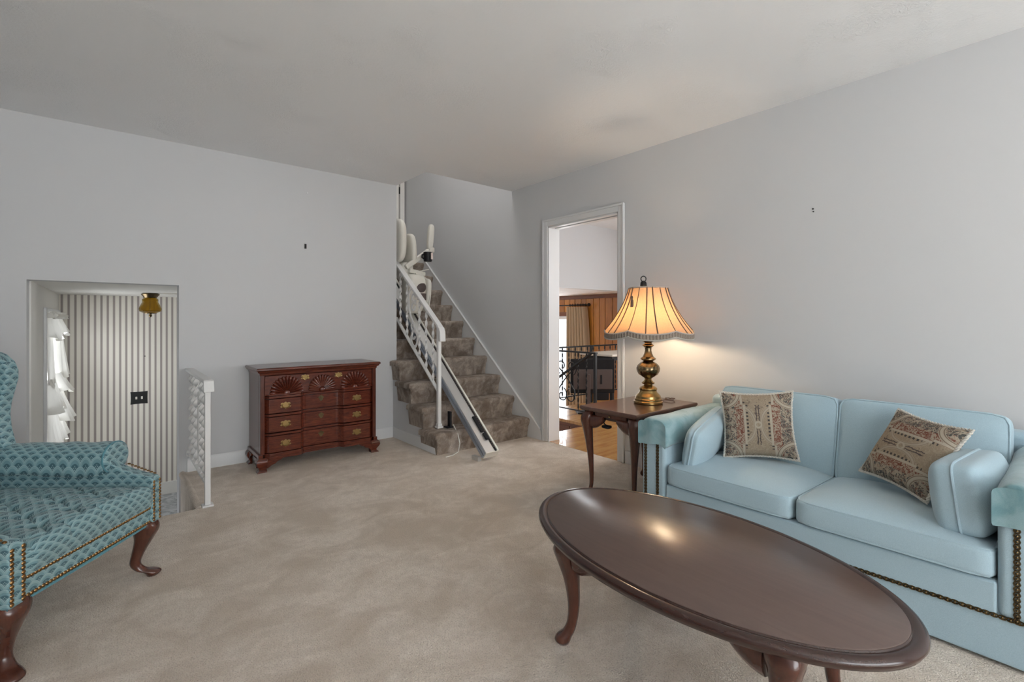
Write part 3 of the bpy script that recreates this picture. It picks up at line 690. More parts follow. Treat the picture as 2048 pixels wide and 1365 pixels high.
t2, add2, p2 = black_rail('iron_railing', 'black iron railing guarding the drop in front of the pine wall', (DXs + .02, 4.335, 0), (PX - .01, 4.335, 0), (1.05,))
# screen, table
tv = thing('screen', 'black flat screen seen from behind in the room past the doorway', 'screen', (4.52, 3.86, 0), radians(-38))
M().box(-.27, .27, -.02, .02, .235, .655).build('housing', BLKP, tv, bevel=.01)
M().box(-.24, .24, -.036, -.018, .285, .53).build('back_panel', GREYM, tv, bevel=.012)
M().box(.09, .112, -.041, -.034, .35, .46).build('slot', BLKP, tv, bevel=.004)
M().box(-.085, -.035, -.065, -.03, .02, .47).build('support_post', GREYM, tv, bevel=.004)
M().box(-.2, .05, -.13, .06, 0, .02).build('base', BLKP, tv, bevel=.006)
M().box(.03, .2, -.03, .03, .15, .24).build('speaker_bar', BLKP, tv, bevel=.01)
dt = thing('dining_table', 'cream topped table with dark legs beyond the doorway', 'table', (5.175, 4.01, 0))
M().box(-.42, .42, -.27, .27, .672, .70).build('table_top', TABLEC, dt, bevel=.008)
M().box(-.36, .36, -.22, .22, .62, .672).build('apron', BLACK, dt)
for x in (-.34, .34):
    for y in (-.2, .2): M().box(x - .02, x + .02, y - .02, y + .02, 0, .64).build('leg', BLACK, dt, bevel=.004)

# ------------------------------------------------------------------ small wall fittings
h = thing('wall_hook', 'small dark picture hook on the back white wall above the chest', 'hook', (1.28, YB, 1.763))
M().box(-.008, .008, -.006, 0, -.018, .022).build('plate', PLATE, h); M().tube([(0, -.006, -.004), (0, -.02, -.016), (0, -.02, -.004)], .003, 6).build('hook', PLATE, h)
for z, nm in ((1.762, 'upper of two tiny nail holes in the white wall above the sofa'), (1.748, 'lower of two tiny nail holes in the white wall above the sofa')):
    pass
nh = M().tube([(XR - .004, 1.005, 1.777), (XR, 1.005, 1.777)], .0046, 8).build('nail', PLATE); tag(nh, 'upper tiny dark nail in the white wall above the pale blue sofa', 'nail')
nh = M().tube([(XR - .004, 1.003, 1.761), (XR, 1.003, 1.761)], .0038, 8).build('nail', PLATE); tag(nh, 'lower tiny dark nail in the white wall above the pale blue sofa', 'nail')
nh = M().box(1.29, 1.302, YB - .004, YB, 2.22, 2.235).build('nail', TRIM); tag(nh, 'small white painted nail near the ceiling of the back wall', 'nail')

# ------------------------------------------------------------------ cabriole leg
def cab(sections, d, base, n=16, cant=None):
    """sections: (outward offset, z, half size, squareness 0..1)"""
    d = Vector((d[0], d[1], 0)).normalized(); e = Vector((-d.y, d.x, 0)); secs = []
    # resample smoothly
    S = []
    for i in range(len(sections) - 1):
        for k in range(4):
            t = k / 4; p0 = sections[max(i - 1, 0)]; p1 = sections[i]; p2 = sections[i + 1]; p3 = sections[min(i + 2, len(sections) - 1)]
            S.append([.5 * (2 * b + (c - a) * t + (2 * a - 5 * b + 4 * c - q) * t * t + (3 * b - a - 3 * c + q) * t ** 3) for a, b, c, q in zip(p0, p1, p2, p3)])
    S.append(sections[-1])
    for off, z, r, sq in S:
        ring = []
        pw = 2 + 5 * max(sq, 0)
        for i in range(n):
            a = 2 * pi * i / n + pi / 4 * 0; c, s_ = cos(a), sin(a); m_ = (abs(c) ** pw + abs(s_) ** pw) ** (1 / pw); c, s_ = c / m_, s_ / m_
            # square axes run along the table sides: rotate by 45 deg relative to the outward diagonal
            q = (d * c + e * s_) if abs(d.x) < .2 or abs(d.y) < .2 else (Vector((c, s_, 0)))
            ring.append(Vector(base) + d * off + q * r + Vector((0, 0, z)))
        secs.append(ring)
    return secs

# ------------------------------------------------------------------ coffee table
ct = thing('coffee_table', 'dark cherry oval coffee table with cabriole legs in front of the sofa', 'table', (1.428, .824, 0), 0)
def ell(a, b, z, n=96, q=radians(-3.5)): return [(.008 + a * cos(2 * pi * i / n) * cos(q) - b * sin(2 * pi * i / n) * sin(q), .008 + a * cos(2 * pi * i / n) * sin(q) + b * sin(2 * pi * i / n) * cos(q), z) for i in range(n)]
TA, TB, TZ = .360, .611, .405
pr = [(.05, -.034), (.012, -.034), (.006, -.030), (.004, -.024), (.000, -.019), (.000, -.014), (.003, -.008), (.010, -.003), (.020, -.002), (.026, -.0045), (.031, -.006), (.034, -.003), (.038, 0), (.06, .0)]
secs = [ell(TA - i, TB - i, TZ + z) for i, z in pr[:-2]]
M().loft(secs + [ell(TA - .034, TB - .034, TZ - .02)]).build('top_moulding', CHERRY, ct, smooth=50)
M().loft([ell(TA - .0345, TB - .0345, TZ - .018), ell(TA - .0345, TB - .0345, TZ - .002), ell(TA - .037, TB - .037, TZ)]).build('top_panel', CHERRY_T, ct, smooth=40)
AX, AY = .155, .313
M().box(-AX, AX, -AY - .015, AY - .015, .315, TZ - .034).build('apron', CHERRY, ct, bevel=.004)
legS = [(.00, .372, .036, .9), (.012, .350, .040, .6), (.020, .325, .041, .4), (.016, .285, .034, .25), (.004, .22, .026, .1), (-.003, .14, .021, 0), (.002, .08, .0185, 0), (.014, .045, .021, 0), (.030, .026, .027, 0), (.036, .012, .028, 0), (.034, .0, .020, 0)]
for sx_ in (-1, 1):
    for sy_ in (-1, 1):
        M().loft(cab(legS, (sx_, sy_), (sx_ * (AX + .03), sy_ * (AY + .028) - .015, 0))).build('leg', CHERRY_L, ct, smooth=60)
        for dx, dy in ((-sx_, 0), (0, -sy_)):
            # knee return beside the leg, tapering to the apron
            secs = []
            for k in range(7):
                t = k / 6; L = .03 + .10 * t; hh = .057 - .024 * t ** 2; w_ = .042 - .012 * t ** 2
                cx = sx_ * (AX + .03) + dx * L; cy = sy_ * (AY + .028) - .015 + dy * L
                ring = []
                for i in range(12):
                    a = 2 * pi * i / 12; o1 = w_ * cos(a); o2 = hh * sin(a)
                    z = .368 - hh + o2
                    if dx: ring.append((cx, cy + o1, z))
                    else: ring.append((cx + o1, cy, z))
                secs.append(ring)
            M().loft(secs).build('knee_return', CHERRY_L, ct, smooth=50)

# ------------------------------------------------------------------ end table
EH = .58; ex0, ex1, ey0, ey1 = 2.325, 3.01, 1.655, 2.095
et = thing('end_table', 'dark cherry end table on slim cabriole legs between doorway and sofa', 'table', ((ex0 + ex1) / 2, (ey0 + ey1) / 2, 0))
hx, hy = (ex1 - ex0) / 2, (ey1 - ey0) / 2
def rect(i, z): return [(sx_ * (hx - i), sy_ * (hy - i), z) for sx_, sy_ in ((-1, -1), (1, -1), (1, 1), (-1, 1))]
CHERRY_E = wood('polished end table top', (.115, .055, .040), (.085, .038, .028), .15, (1.5, 6, 6), .0, 5)
CHERRY_E.node_tree.nodes['Principled BSDF'].inputs['Specular IOR Level'].default_value = .8
M().loft([rect(.03, EH - .03), rect(.012, EH - .03), rect(.004, EH - .022), rect(0, EH - .016), rect(.0, EH - .006), rect(.004, EH)]).build('table_top', CHERRY_E, et, bevel=.003)
M().box(-hx + .045, hx - .045, -hy + .045, hy - .045, EH - .075, EH - .03).build('apron', CHERRY, et, bevel=.003)
M().box(-hx + .036, -hx + .046, -hy + .10, hy - .10, EH - .058, EH - .034).build('pull_out_slide', CHERRY_L, et, bevel=.002)
M().ball((-hx + .03, -.0, EH - .046), .007, 10, 6).build('knob', BRASS, et)
el = [(.0, EH - .03, .026, .9), (.012, EH - .055, .033, .6), (.020, EH - .09, .036, .3), (.016, EH - .15, .029, .2), (.004, EH - .26, .0215, .1), (-.005, .20, .0165, 0), (-.008, .10, .0135, 0), (-.002, .05, .0135, 0), (.014, .026, .020, 0), (.02, .012, .0215, 0), (.018, 0, .015, 0)]
for sx_ in (-1, 1):
    for sy_ in (-1, 1):
        M().loft(cab(el, (sx_, sy_), (sx_ * (hx - .05), sy_ * (hy - .05), 0))).build('leg', CHERRY_L, et, smooth=60)
        for dx, dy in ((-sx_, 0), (0, -sy_)):
            secs = []
            for k in range(6):
                t = k / 5; L = .022 + .10 * t; hh = .046 - .026 * t ** 2; w_ = .028 - .01 * t ** 2; cx = sx_ * (hx - .045) + dx * L; cy = sy_ * (hy - .045) + dy * L
                secs.append([((cx, cy + w_ * cos(a), EH - .05 - hh + hh * sin(a)) if dx else (cx + w_ * cos(a), cy, EH - .05 - hh + hh * sin(a))) for a in (2 * pi * i / 12 for i in range(12))])
            M().loft(secs).build('knee_return', CHERRY_L, et, smooth=50)
cd = thing('lamp_dimmer', 'small black cord dimmer hanging beneath the end table edge', 'switch', (2.37, 1.93, EH - .075))
M().tube([(0, 0, 0), (0, .0, -.02), (.01, -.01, -.035)], .004, 6).build('cord', BLKP, cd); M().cushion(.022, .03, .010, 4, 0, 6, T((.012, -.012, -.042))).build('body', BLKP, cd)

# ------------------------------------------------------------------ table lamp
lx, ly = 2.738, 1.857
lp = thing('table_lamp', 'lit brass table lamp with a fringed tan bell shade on the end table', 'lamp', (lx, ly, EH))
M().lathe([(.09, 0), (.094, .004), (.094, .014), (.088, .02), (.088, .03), (.082, .036), (.080, .05), (.07, .062), (.058, .074), (.054, .086), (.058, .092), (.058, .100), (.050, .108), (.030, .118), (.026, .124), (.04, .130), (.043, .136), (.030, .146), (.022, .158), (.024, .166)], seg=40).build('base', BRASS, lp, smooth=30)
M().lathe([(.024, .166), (.04, .176), (.062, .192), (.073, .212), (.076, .232), (.070, .250), (.054, .266), (.036, .276), (.030, .280)], seg=64, rf=lambda r, z, a: r * (1 - .05 * abs(cos(5 * a)) ** 8 * (1 if .17 < z < .275 else 0))).build('melon_body', ABRASS, lp, smooth=50)
M().lathe([(.030, .280), (.044, .286), (.050, .292), (.050, .298), (.036, .308), (.026, .330), (.021, .352), (.022, .368), (.030, .376), (.038, .382), (.034, .388), (.024, .396), (.022, .402), (.036, .410), (.046, .416), (.046, .420), (.02, .426), (.012, .43), (.014, .47)], seg=40).build('stem', ABRASS, lp, smooth=30)
bulb = M().lathe([(.013, .47), (.016, .485), (.029, .512), (.033, .535), (.025, .562), (.008, .574)], seg=16).build('bulb', BULB, lp)
SB, ST = .435, .765     # shade bottom / top above the table
NP = 6
PH = radians(9)
def shade_r(t): return .125 + (.283 - .125) * (.52 * t + .48 * t ** 2.2)
def shade_pt(a, t, off=0):
    k = ((a - PH) * NP / (2 * pi)) % 1.0; sc = abs(sin(pi * k)) ; rr_ = shade_r(t) * (1 - .012 * (1 - sc)) + off; zb = SB + .030 * (1 - sc ** .7) * 0.75
    return (rr_ * cos(a), rr_ * sin(a), ST + (zb + .028 - ST) * t)
ns, nt = 132, 14
M().loft([[shade_pt(2 * pi * i / ns, t / nt) for i in range(ns)] for t in range(nt + 1)], caps=False).build('shade', SHADE, lp, smooth=60, fix=False)
for o in (lp.children[-1],): o.modifiers.new('solid', 'SOLIDIFY').thickness = .0015
def frp(a, b):
    x, y, z = shade_pt(a * 2 * pi, 1, .004 + .003 * sin(a * 2 * pi * 90)); return (x, y, z - .036 * b)
M().grid(540, 2, frp).build('fringe', FRINGE, lp, smooth=70, fix=False)
for nm, t_, dz in (('hem_braid', 1.0, 0), ('hem_braid', 1.0, -.036)):
    M().tube([(lambda q: (q[0], q[1], q[2] + dz))(shade_pt(2 * pi * i / 160, 1, .005)) for i in range(160)], .0045, 6, closed=True).build(nm, HEM, lp)
M().tube([shade_pt(2 * pi * i / 96, 0, .001) for i in range(96)], .0045, 6, closed=True).build('top_braid', HEM, lp)
for i in range(NP):
    for da, w_ in ((0, .0025), (22, .0038), (37, .0038)):
        a = PH + 2 * pi * i / NP + radians(da); M().tube([shade_pt(a, t / 12, .002) for t in range(13)], w_, 6).build('seam', SEAM, lp)
FO = (-.024, .02, 0)
fin = [M().lathe([(.006, .765), (.018, .768), (.018, .775), (.022, .780), (.020, .80), (.012, .812), (.006, .814)], FO, seg=16).build('finial', PLATE, lp)]
M().tube([(FO[0] + .012 * cos(q * pi / 6), FO[1] - .012 * cos(q * pi / 6), .826 + .018 * sin(q * pi / 6)) for q in range(12)], .0035, 6, closed=True).build('finial_ring', PLATE, lp)
M().tube([(0, 0, .43), (-.0, .075, .47), (0, .08, .66), (0, .0, .77)], .0022, 6).build('harp', BRASS, lp); M().tube([(0, 0, .43), (0, -.075, .47), (0, -.08, .66), (0, .0, .77)], .0022, 6).build('harp', BRASS, lp)
M().tube([(r * cos(a), r * sin(a), ST) for a in (0, 2 * pi / 3, 4 * pi / 3) for r in (.01, .127, .01)], .0018, 6).build('spider', BRASS, lp)
ta = radians(214 - 36)
q = shade_pt(ta, .33, .012); M().lathe([(.0035, .04), (.006, .034), (.0075, .026), (.005, .02), (.009, .012), (.011, -.03), (.010, -.032)], q, 12).build('tassel', SEAM, lp)
M().tube([(.08, 0, .006), (.14, -.02, .005), (.20, -.05, .018), (.225, -.06, .014), (.24, -.04, .005), (.22, .01, .004), (.25, .03, .004), (.30, .03, .0), (.315, .03, -.05)], .003, 6).build('cord', SEAM, lp)

# ------------------------------------------------------------------ chest of drawers
cx0, cx1 = .845, 1.745; cyb = 4.27; cyf = 3.905
cw_ = (cx1 - cx0) / 2; cc = (cx0 + cx1) / 2
ch = thing('chest_of_drawers', 'red mahogany block front chest with carved shells against the back wall', 'chest', (cc, cyf, 0))
D = cyb - cyf       # local: x along wall, y from front (0) to wall (D)
def sstep(a, b, x): t = min(max((x - a) / (b - a), 0), 1); return t * t * (3 - 2 * t)
def plan(x):        # blocks bulge out at the sides and the middle is hollow
    u = abs(x) / (cw_ - .03); b = sstep(1.0, .93, u) * sstep(.32, .40, u)
    return .018 - .03 * b + .012 * (1 - sstep(.30, .40, u))
fx = sorted(set([round(-cw_ + .03 + (2 * cw_ - .06) * i / 60, 4) for i in range(61)]))
def blockslab(z0, z1, back, extra=0, x_in=0, prot=0):
    m = M(); F = [(x, plan(x) - extra - prot) for x in fx if abs(x) <= cw_ - .03 - x_in]
    poly = F + [(F[-1][0], back), (F[0][0], back)]
    return m.prism(poly, 'z', z0, z1)
HZ = .775
M().box(-cw_, cw_, .052, D, .10, .735).build('carcass', MAHOG_V, ch, bevel=.003)
M().box(-cw_, -cw_ + .03, -.004, .052, .13, .735).build('corner_stile', MAHOG_V, ch, bevel=.003); M().box(cw_ - .03, cw_, -.004, .052, .13, .735).build('corner_stile', MAHOG_V, ch, bevel=.003)
def crect(i, z): return [(-cw_ - .03 + i, -.035 + i, z), (cw_ + .03 - i, -.035 + i, z), (cw_ + .03 - i, D, z), (-cw_ - .03 + i, D, z)]
M().loft([crect(.034, .715), crect(.026, .72), crect(.024, .735), crect(.012, .742), crect(.008, .752), crect(0, .757), crect(0, .766), crect(.006, HZ)]).build('top', MAHOG, ch, bevel=.002)
zs = [(.135, .262), (.285, .405), (.428, .540)]
for z0, z1 in ((.262, .285), (.405, .428), (.540, .563)):
    blockslab(z0 + .003, z1 - .003, .055, .006).build('rail', MAHOG, ch, bevel=.003)
blockslab(.108, .135, .055, .012).build('base_moulding', MAHOG, ch, bevel=.004); M().box(-cw_ - .012, -cw_ + .02, -.004, D, .10, .13).build('side_moulding', MAHOG, ch, bevel=.004); M().box(cw_ - .02, cw_ + .012, -.004, D, .10, .13).build('side_moulding', MAHOG, ch, bevel=.004)
blockslab(.092, .110, .055, .018).build('base_moulding', MAHOG, ch, bevel=.003)
PULLB = Mat('worn drawer brass', (.36, .24, .10), .35, 1).m
def pull(par, x, y, z, s=1.0, plain=False):
    half = [(0, .030), (.008, .026), (.014, .020), (.022, .024), (.034, .022), (.040, .012), (.032, .006), (.036, -.004), (.044, -.008), (.036, -.018), (.022, -.014), (.014, -.022), (.006, -.024), (0, -.030)]
    if plain: half = [(0, .024), (.010, .020), (.016, .010), (.022, .012), (.024, .002), (.016, -.004), (.014, -.016), (0, -.026)]
    po = half + [(-a, b) for a, b in reversed(half[1:-1])]
    m = M().prism([(x + a * s, z + b * s) for a, b in po], 'y', y - .003, y)
    if plain: m.build('escutcheon', ABRASS, par, smooth=0); return
    o = m.build('pull', PULLB, par, smooth=0)
    b = M().tube([(x - .026 * s, y - .004, z + .008 * s), (x - .030 * s, y - .014, z - .002 * s), (x - .02 * s, y - .018, z - .016 * s), (x, y - .019, z - .02 * s), (x + .02 * s, y - .018, z - .016 * s), (x + .030 * s, y - .014, z - .002 * s), (x + .026 * s, y - .004, z + .008 * s)], .0032 * s, 6)
    for k in (-1, 1): b.ball((x + k * .026 * s, y - .006, z + .008 * s), .006 * s, 8, 6)
    b.build('bail', BRASS, o)
bx = (cw_ - .03) * .66
for z0, z1 in zs:
    o = blockslab(z0 + .003, z1 - .003, .055, 0).build('drawer', MAHOG, ch, bevel=.002); zc = (z0 + z1) / 2
    pull(o, -bx, plan(-bx), zc, .9); pull(o, bx, plan(bx), zc, .9); pull(o, 0, plan(0), zc + .022, .95, True)
z0, z1 = .563, .712
o = M().box(-cw_ + .033, cw_ - .033, .004, .052, z0 + .002, z1).build('drawer', MAHOG, ch, bevel=.003)
blockslab(z0 - .001, z0 + .012, .055, .004).build('rail', MAHOG, ch, bevel=.002)
def shell(par, xc, zb, r, conv):
    m = M(); nr = 15
    for i in range(nr):
        a = radians(4 + 172 * i / (nr - 1)); d = Vector((cos(a), 0, sin(a))); L = r * (.96 + .10 * sin(a)); secs = []
        wN = r * .105
        for k in range(8):
            t = k / 7; u = .22 * r + (L - .22 * r) * t; wd = max(wN * (.45 + .75 * t) * (1 if k < 7 else .35), .0015)
            dep = (.010 + .014 * sin(pi * min(t * .9 + .05, 1))) if conv else (.006 + .010 * t)
            c = Vector((xc, .003, zb)) + d * u; e = Vector((-d.z, 0, d.x))
            secs.append([c + e * (wd * cos(b)) + Vector((0, -dep * max(sin(b), -.1), 0)) for b in (2 * pi * j / 8 for j in range(8))])
        m.loft(secs)
    m.build('shell_carving', MAHOG, par, smooth=60)
    M().lathe([(.22 * r, 0), (.2 * r, .012), (.12 * r, .018), (.05 * r, .02)], (0, 0, 0), 20).xf(T((xc, .004, zb)) @ rot('X', 90)).build('shell_boss', MAHOG, par, smooth=60)
shell(o, -.265, z0 + .012, .125, True); shell(o, .265, z0 + .012, .125, True); shell(o, .0, z0 + .016, .112, False)
pull(o, -.13, .004, z1 - .028, .75); pull(o, .13, .004, z1 - .028, .75)
def foot(sx_, front):
    m = M(); x = sx_ * (cw_ + .01); y = -.006 if front else D
    # ogee corner post
    if front:
        secs = []
        for off, z in ((.002, .105), (.016, .09), (.020, .07), (.012, .05), (-.002, .030), (-.004, .018), (.010, .006), (.012, 0)):
            px_, py_ = x + sx_ * off, y - off; secs.append([(px_, py_, z), (x - sx_ * .055, py_, z), (x - sx_ * .055, y + .05, z), (px_, y + .05, z)])
        m.loft(secs)
        m.prism([(x - sx_ * .05, .10), (x - sx_ * .17, .10), (x - sx_ * .165, .088), (x - sx_ * .145, .076), (x - sx_ * .125, .07), (x - sx_ * .11, .055), (x - sx_ * .09, .05), (x - sx_ * .075, .04), (x - sx_ * .06, .03), (x - sx_ * .05, .03)], 'y', y - .012, y + .01)
        m.prism([(y + .04, .10), (y + .15, .10), (y + .14, .08), (y + .11, .07), (y + .09, .05), (y + .06, .04), (y + .04, .03)], 'x', x - sx_ * .012, x + sx_ * .008)
    else:
        secs = []
        for off, z in ((.002, .105), (.016, .09), (.020, .07), (.012, .05), (-.002, .030), (-.004, .018), (.010, .006), (.012, 0)):
            secs.append([(x + sx_ * off, y - .07, z), (x - sx_ * .02, y - .07, z), (x - sx_ * .02, y, z), (x + sx_ * off, y, z)])
        m.loft(secs)
        m.prism([(y - .06, .10), (y - .15, .10), (y - .14, .08), (y - .11, .07), (y - .09, .05), (y - .06, .04)], 'x', x - sx_ * .012, x + sx_ * .008)
    m.build('bracket_foot', MAHOG, ch, bevel=.002)
for a in (-1, 1):
    for b in (True, False): foot(a, b)

# ------------------------------------------------------------------ sofa
so = thing('sofa', 'pale blue two seat sofa with nailhead trim against the white right wall', 'sofa', (2.22, .79, 0))
# local: x from the front (0) to the wall, y along the wall (+ to the far end)
SW = .755; AI = .61; SD = .85
def sf(m, name, mat=SOFA, **k): return m.build(name, mat, so, **k)
sf(M().box(.012, SD, -AI - .02, AI + .02, .04, .27), 'seat_base', bevel=.012)
sf(M().box(-.002, .05, -AI, AI, .165, .275), 'front_rail', bevel=.010)
sf(M().box(.004, .06, -SW + .0, SW - .0, .012, .163), 'base_band', bevel=.008)
for s_ in (-1, 1):
    y0, y1 = sorted((s_ * AI, s_ * SW))
    sf(M().box(-.004, SD, y0, y1, .165, .555), 'arm', bevel=.022, seg=3)
    sf(M().box(.03, SD, y0 + .002, y1 - .002, .012, .17), 'arm_base', bevel=.008)
    nm = M()
    for yy in (s_ * (AI + .045), s_ * (AI + .118)):
        z = .17
        while z < .50:
            nm.tube([(-.005, yy + .007 * cos(q * pi / 4), z + .0085 * sin(q * pi / 4)) for q in range(8)], .0025, 5, closed=True); nm.ball((-.005, yy, z + .0), .0045, 6, 4); z += .017
    sf(nm, 'nailhead_trim', NAILD, kind='stuff')
sf(M().box(SD - .11, SD, -SW + .005, SW - .005, .05, .655), 'back_frame', bevel=.03, seg=3)
nm = M(); y = -SW
while y < SW:
    nm.tube([(.001 - .003, y + .0095 * cos(q * pi / 4), .166 + .006 * sin(q * pi / 4)) for q in range(8)], .0025, 5, closed=True); nm.ball((-.003, y + .0, .166), .0045, 6, 4); y += .019
sf(nm, 'nailhead_trim', NAILD, kind='stuff')
def cush(name, hx, hy, hz, Tm, puff, p=9, pip=True, par=so, n=16, mat=SOFA):
    o = M().cushion(hx, hy, hz, p, puff, n, Tm).build(name, mat, par, smooth=60)
    if pip:
        for sg in (-1, 1):
            pts = []
            K = 64; pw = p * .9
            for i in range(K):
                a = 2 * pi * i / K; c, s_ = cos(a), sin(a); mm = (abs(c) ** pw + abs(s_) ** pw) ** (1 / pw)
                x, y = c / mm, s_ / mm
                pts.append(Tm @ Vector((x * hx * .985, y * hy * .985, sg * hz * .93)))
            M().tube(pts, .005, 6, closed=True).build('piping', mat, o)
    return o
for s_ in (-1, 1):
    cush('seat_cushion', .30, .303, .046, T((.285, s_ * .305, .319)) @ rot('Y', 2), .036, 16)
    cush('back_cushion', .215, .301, .068, T((.62, s_ * .302, .520)) @ rot('Y', 90 + 12) @ T((0, 0, 0)), .028, 15)
# arm covers
def arm_cover(s_, label):
    t = thing('arm_cover', label, 'cover', (2.22, .79 + s_ * (AI + SW) / 2, .555), 0, 'velvet arm covers')
    w2 = (SW - AI) / 2 + .012
    def sec(x, dz, k=1.0, fl=0):
        pts = []
        zb = -.085
        for yy, zz in ((-w2 - .004, zb + .01 * sin(x * 23)), (-w2 - .003, -.03), (-w2 + .004, .018), (-w2 + .03, .046), (-.03, .056), (.03, .056), (w2 - .03, .046), (w2 - .004, .018), (w2 + .003, -.03), (w2 + .004, zb + .01 * sin(x * 31)), (w2 - .008, zb), (w2 - .01, -.02), (w2 - .03, .0), (-w2 + .03, .0), (-w2 + .01, -.02), (-w2 + .008, zb)):
            pts.append((x, yy * k + .003 * sin(x * 40 + yy * 60), zz + dz + .004 * sin(x * 17 + yy * 30)))
        return pts
    xs = [-.018, .0, .03, .1, .2, .3, .4, .5, .6, .7, .74]
    m = M().loft([sec(x, -.006 if x < .01 else 0, .97 if x < 0 else 1) for x in xs])
    # front drop
    m.grid(8, 6, lambda a, b: (-.02 + .004 * sin(a * 9), (-w2 + 2 * w2 * a) * (1 - .0 * b), .045 - .02 * (abs(a - .5) * 2) ** 4 - .125 * b + .006 * sin(a * 7)))
    m.uv = {}
    m.build('cloth', VELVET, t, smooth=60, sub=1)
    return t
arm_cover(1, 'aqua velvet cover over the sofa arm beside the end table'); arm_cover(-1, 'aqua velvet cover over the sofa arm at the right edge of the view')
# loose arm pillows
def box_pillow(label, Tm, hx, hy, hz, puff):
    loc = Tm.to_translation(); t = thing('arm_pillow', label, 'cushion', loc, 0); R = Tm.copy(); R.translation = (0, 0, 0)
    o = M().cushion(hx, hy, hz, 9, puff, 18, R).build('pillow_body', SOFA, t, smooth=60)
    for z in (0,):
        pts = []
        for i in range(64):
            a = 2 * pi * i / 64; c, s_ = cos(a), sin(a); mm = (abs(c) ** 9 + abs(s_) ** 9) ** (1 / 9); pts.append(R @ Vector((c / mm * hx * 1.0, s_ / mm * hy * 1.0, z)))
        M().tube(pts, .005, 6, closed=True).build('piping', SOFA, t)
    return t
box_pillow('pale blue loose pillow leaning on the sofa arm beside the end table', T((2.505, 1.328, .487)) @ rot('Z', 10) @ rot('Y', -8) @ rot('X', 102), .255, .118, .03, .038)
box_pillow('pale blue loose pillow leaning on the sofa arm at the right edge', T((2.46, .265, .50)) @ rot('Z', -6) @ rot('X', 83), .20, .125, .06, .035)
def throw_pillow(label, Tm, h=.20, th=.06):
    loc = Tm.to_translation(); R = Tm.copy(); R.translation = (0, 0, 0); t = thing('throw_pillow', label, 'cushion', loc)
    def out(u, v): k = 1 - .10 * (1 - v * v) * abs(u); kv = 1 - .10 * (1 - u * u) * abs(v); return (u * h * k, v * h * kv)
    for sg in (1, -1):
        def fn(a, b, sg=sg):
            u, v = 2 * a - 1, 2 * b - 1; x, y = out(u, v); z = sg * th * (max((1 - u * u), 0) * max((1 - v * v), 0)) ** .42 * (1 + .05 * sin(u * 5 + v * 3)); return R @ Vector((x, y, z))
        M().grid(28, 28, fn).build('cover_front' if sg > 0 else 'cover_back', TAPE, t, smooth=70, fix=False)
    path = []
    K = 240
    for i in range(K):
        q = i / K * 4; sd = int(q); f = 2 * (q - sd) - 1; u, v = [(f, -1), (1, f), (-f, 1), (-1, -f)][sd]; path.append(Vector((*out(u, v), 0)))
    for st_ in range(2):
        pts = []
        for i in range(K):
            d = (path[(i + 1) % K] - path[i - 1]).normalized(); nn = Vector((-d.y, d.x, 0)); a = 2 * pi * i / 4.8 + pi * st_; pts.append(R @ (path[i] + nn * (.0035 * cos(a)) + Vector((0, 0, .0035 * sin(a)))))
        M().tube(pts, .0045, 5, closed=True).build('cord_edging', ROPE, t)
    return t
# pillow local x = right, y = up, z = towards the viewer (-X)
BASE = Matrix(((0, 0, -1, 0), (-1, 0, 0, 0), (0, 1, 0, 0), (0, 0, 0, 1)))
throw_pillow('scroll patterned throw pillow standing upright by the near blue pillow at the end table side', T((2.63, 1.108, .576)) @ rot('Z', 26) @ rot('Y', 12) @ BASE @ rot('Z', 3.6), .175)
throw_pillow('scroll patterned throw pillow tilted sideways at the right end of the sofa', T((2.60, .466, .572)) @ rot('Z', -34) @ rot('Y', 31) @ BASE @ rot('Z', 85.5), .166)

# ------------------------------------------------------------------ wing chair
wc = thing('wing_chair', 'teal scallop patterned wing chair with brass nailheads at the left edge', 'armchair', (-.043, 2.404, 0), radians(-36.87))
# local: x forward, y to the left-hand side (far side), z up
def wf(m, name, mat=SCAL, **k): return m.build(name, mat, wc, **k)
CW = .345
wf(M().box(-.60, .0, -CW + .03, CW - .03, .235, .31), 'seat_rail', bevel=.012)
# tufted seat
btn = []
for r_ in range(5):
    for c_ in range(-2, 3):
        y = c_ * .135 + (.0675 if r_ % 2 else 0); x = -.09 - r_ * .105
        if abs(y) < .27: btn.append((x, y))
def seat_pt(a, b):
    y = (2 * a - 1) * .310; s_ = b * .72          # arc length from the back
    if s_ < .56: x, z = -.56 + s_, .405
    else:
        t = (s_ - .56) / .16; x = .001 + (.003 + .023 * min(1, (.310 - abs(y)) / .045)) * sin(pi * min(t * .93, 1)) ** .8; z = .405 - .092 * t ** 1.5
    z += .028 * (1 - (y / .30) ** 2) * (1 if s_ < .6 else max(0, (.72 - s_) / .12))
    edge = min(1, (.310 - abs(y)) / .05); z -= .02 * (1 - edge) ** 2 * (1 if s_ < .6 else 0)
    dp = 0
    for bx_, by_ in btn:
        dd = (x - bx_) ** 2 + (y - by_) ** 2; dp = max(dp, .050 * exp(-sqrt(dd) / .022))
    # pleats along the diamonds
    X, Y = x + .09, y; u = (X / .105 + Y / .0675); v = (X / .105 - Y / .0675)
    fu = abs(u / 2 - round(u / 2)); fv = abs(v / 2 - round(v / 2))
    if -.5 < x < .0 and abs(y) < .27: dp = max(dp, .020 * exp(-min(fu, fv) / .045))
    if s_ > .50:
        k = y / .135; f = abs(k - round(k)); dp = max(dp, .022 * exp(-f / .05) * max(0, 1 - (s_ - .5) / .2))
    n_ = (1, 0) if s_ > .62 else (0, 1)
    return (x - dp * (.7 if s_ > .62 else 0), y, z - dp * (0.2 if s_ > .62 else 1))
wf(M().grid(150, 160, seat_pt, lambda a, b: ((2 * a - 1) * .310, -b * .72)), 'tufted_seat', smooth=70, fix=False)
bm_ = M().ball((0, 0, 0), .011, 10, 6, (1, 1, .6))
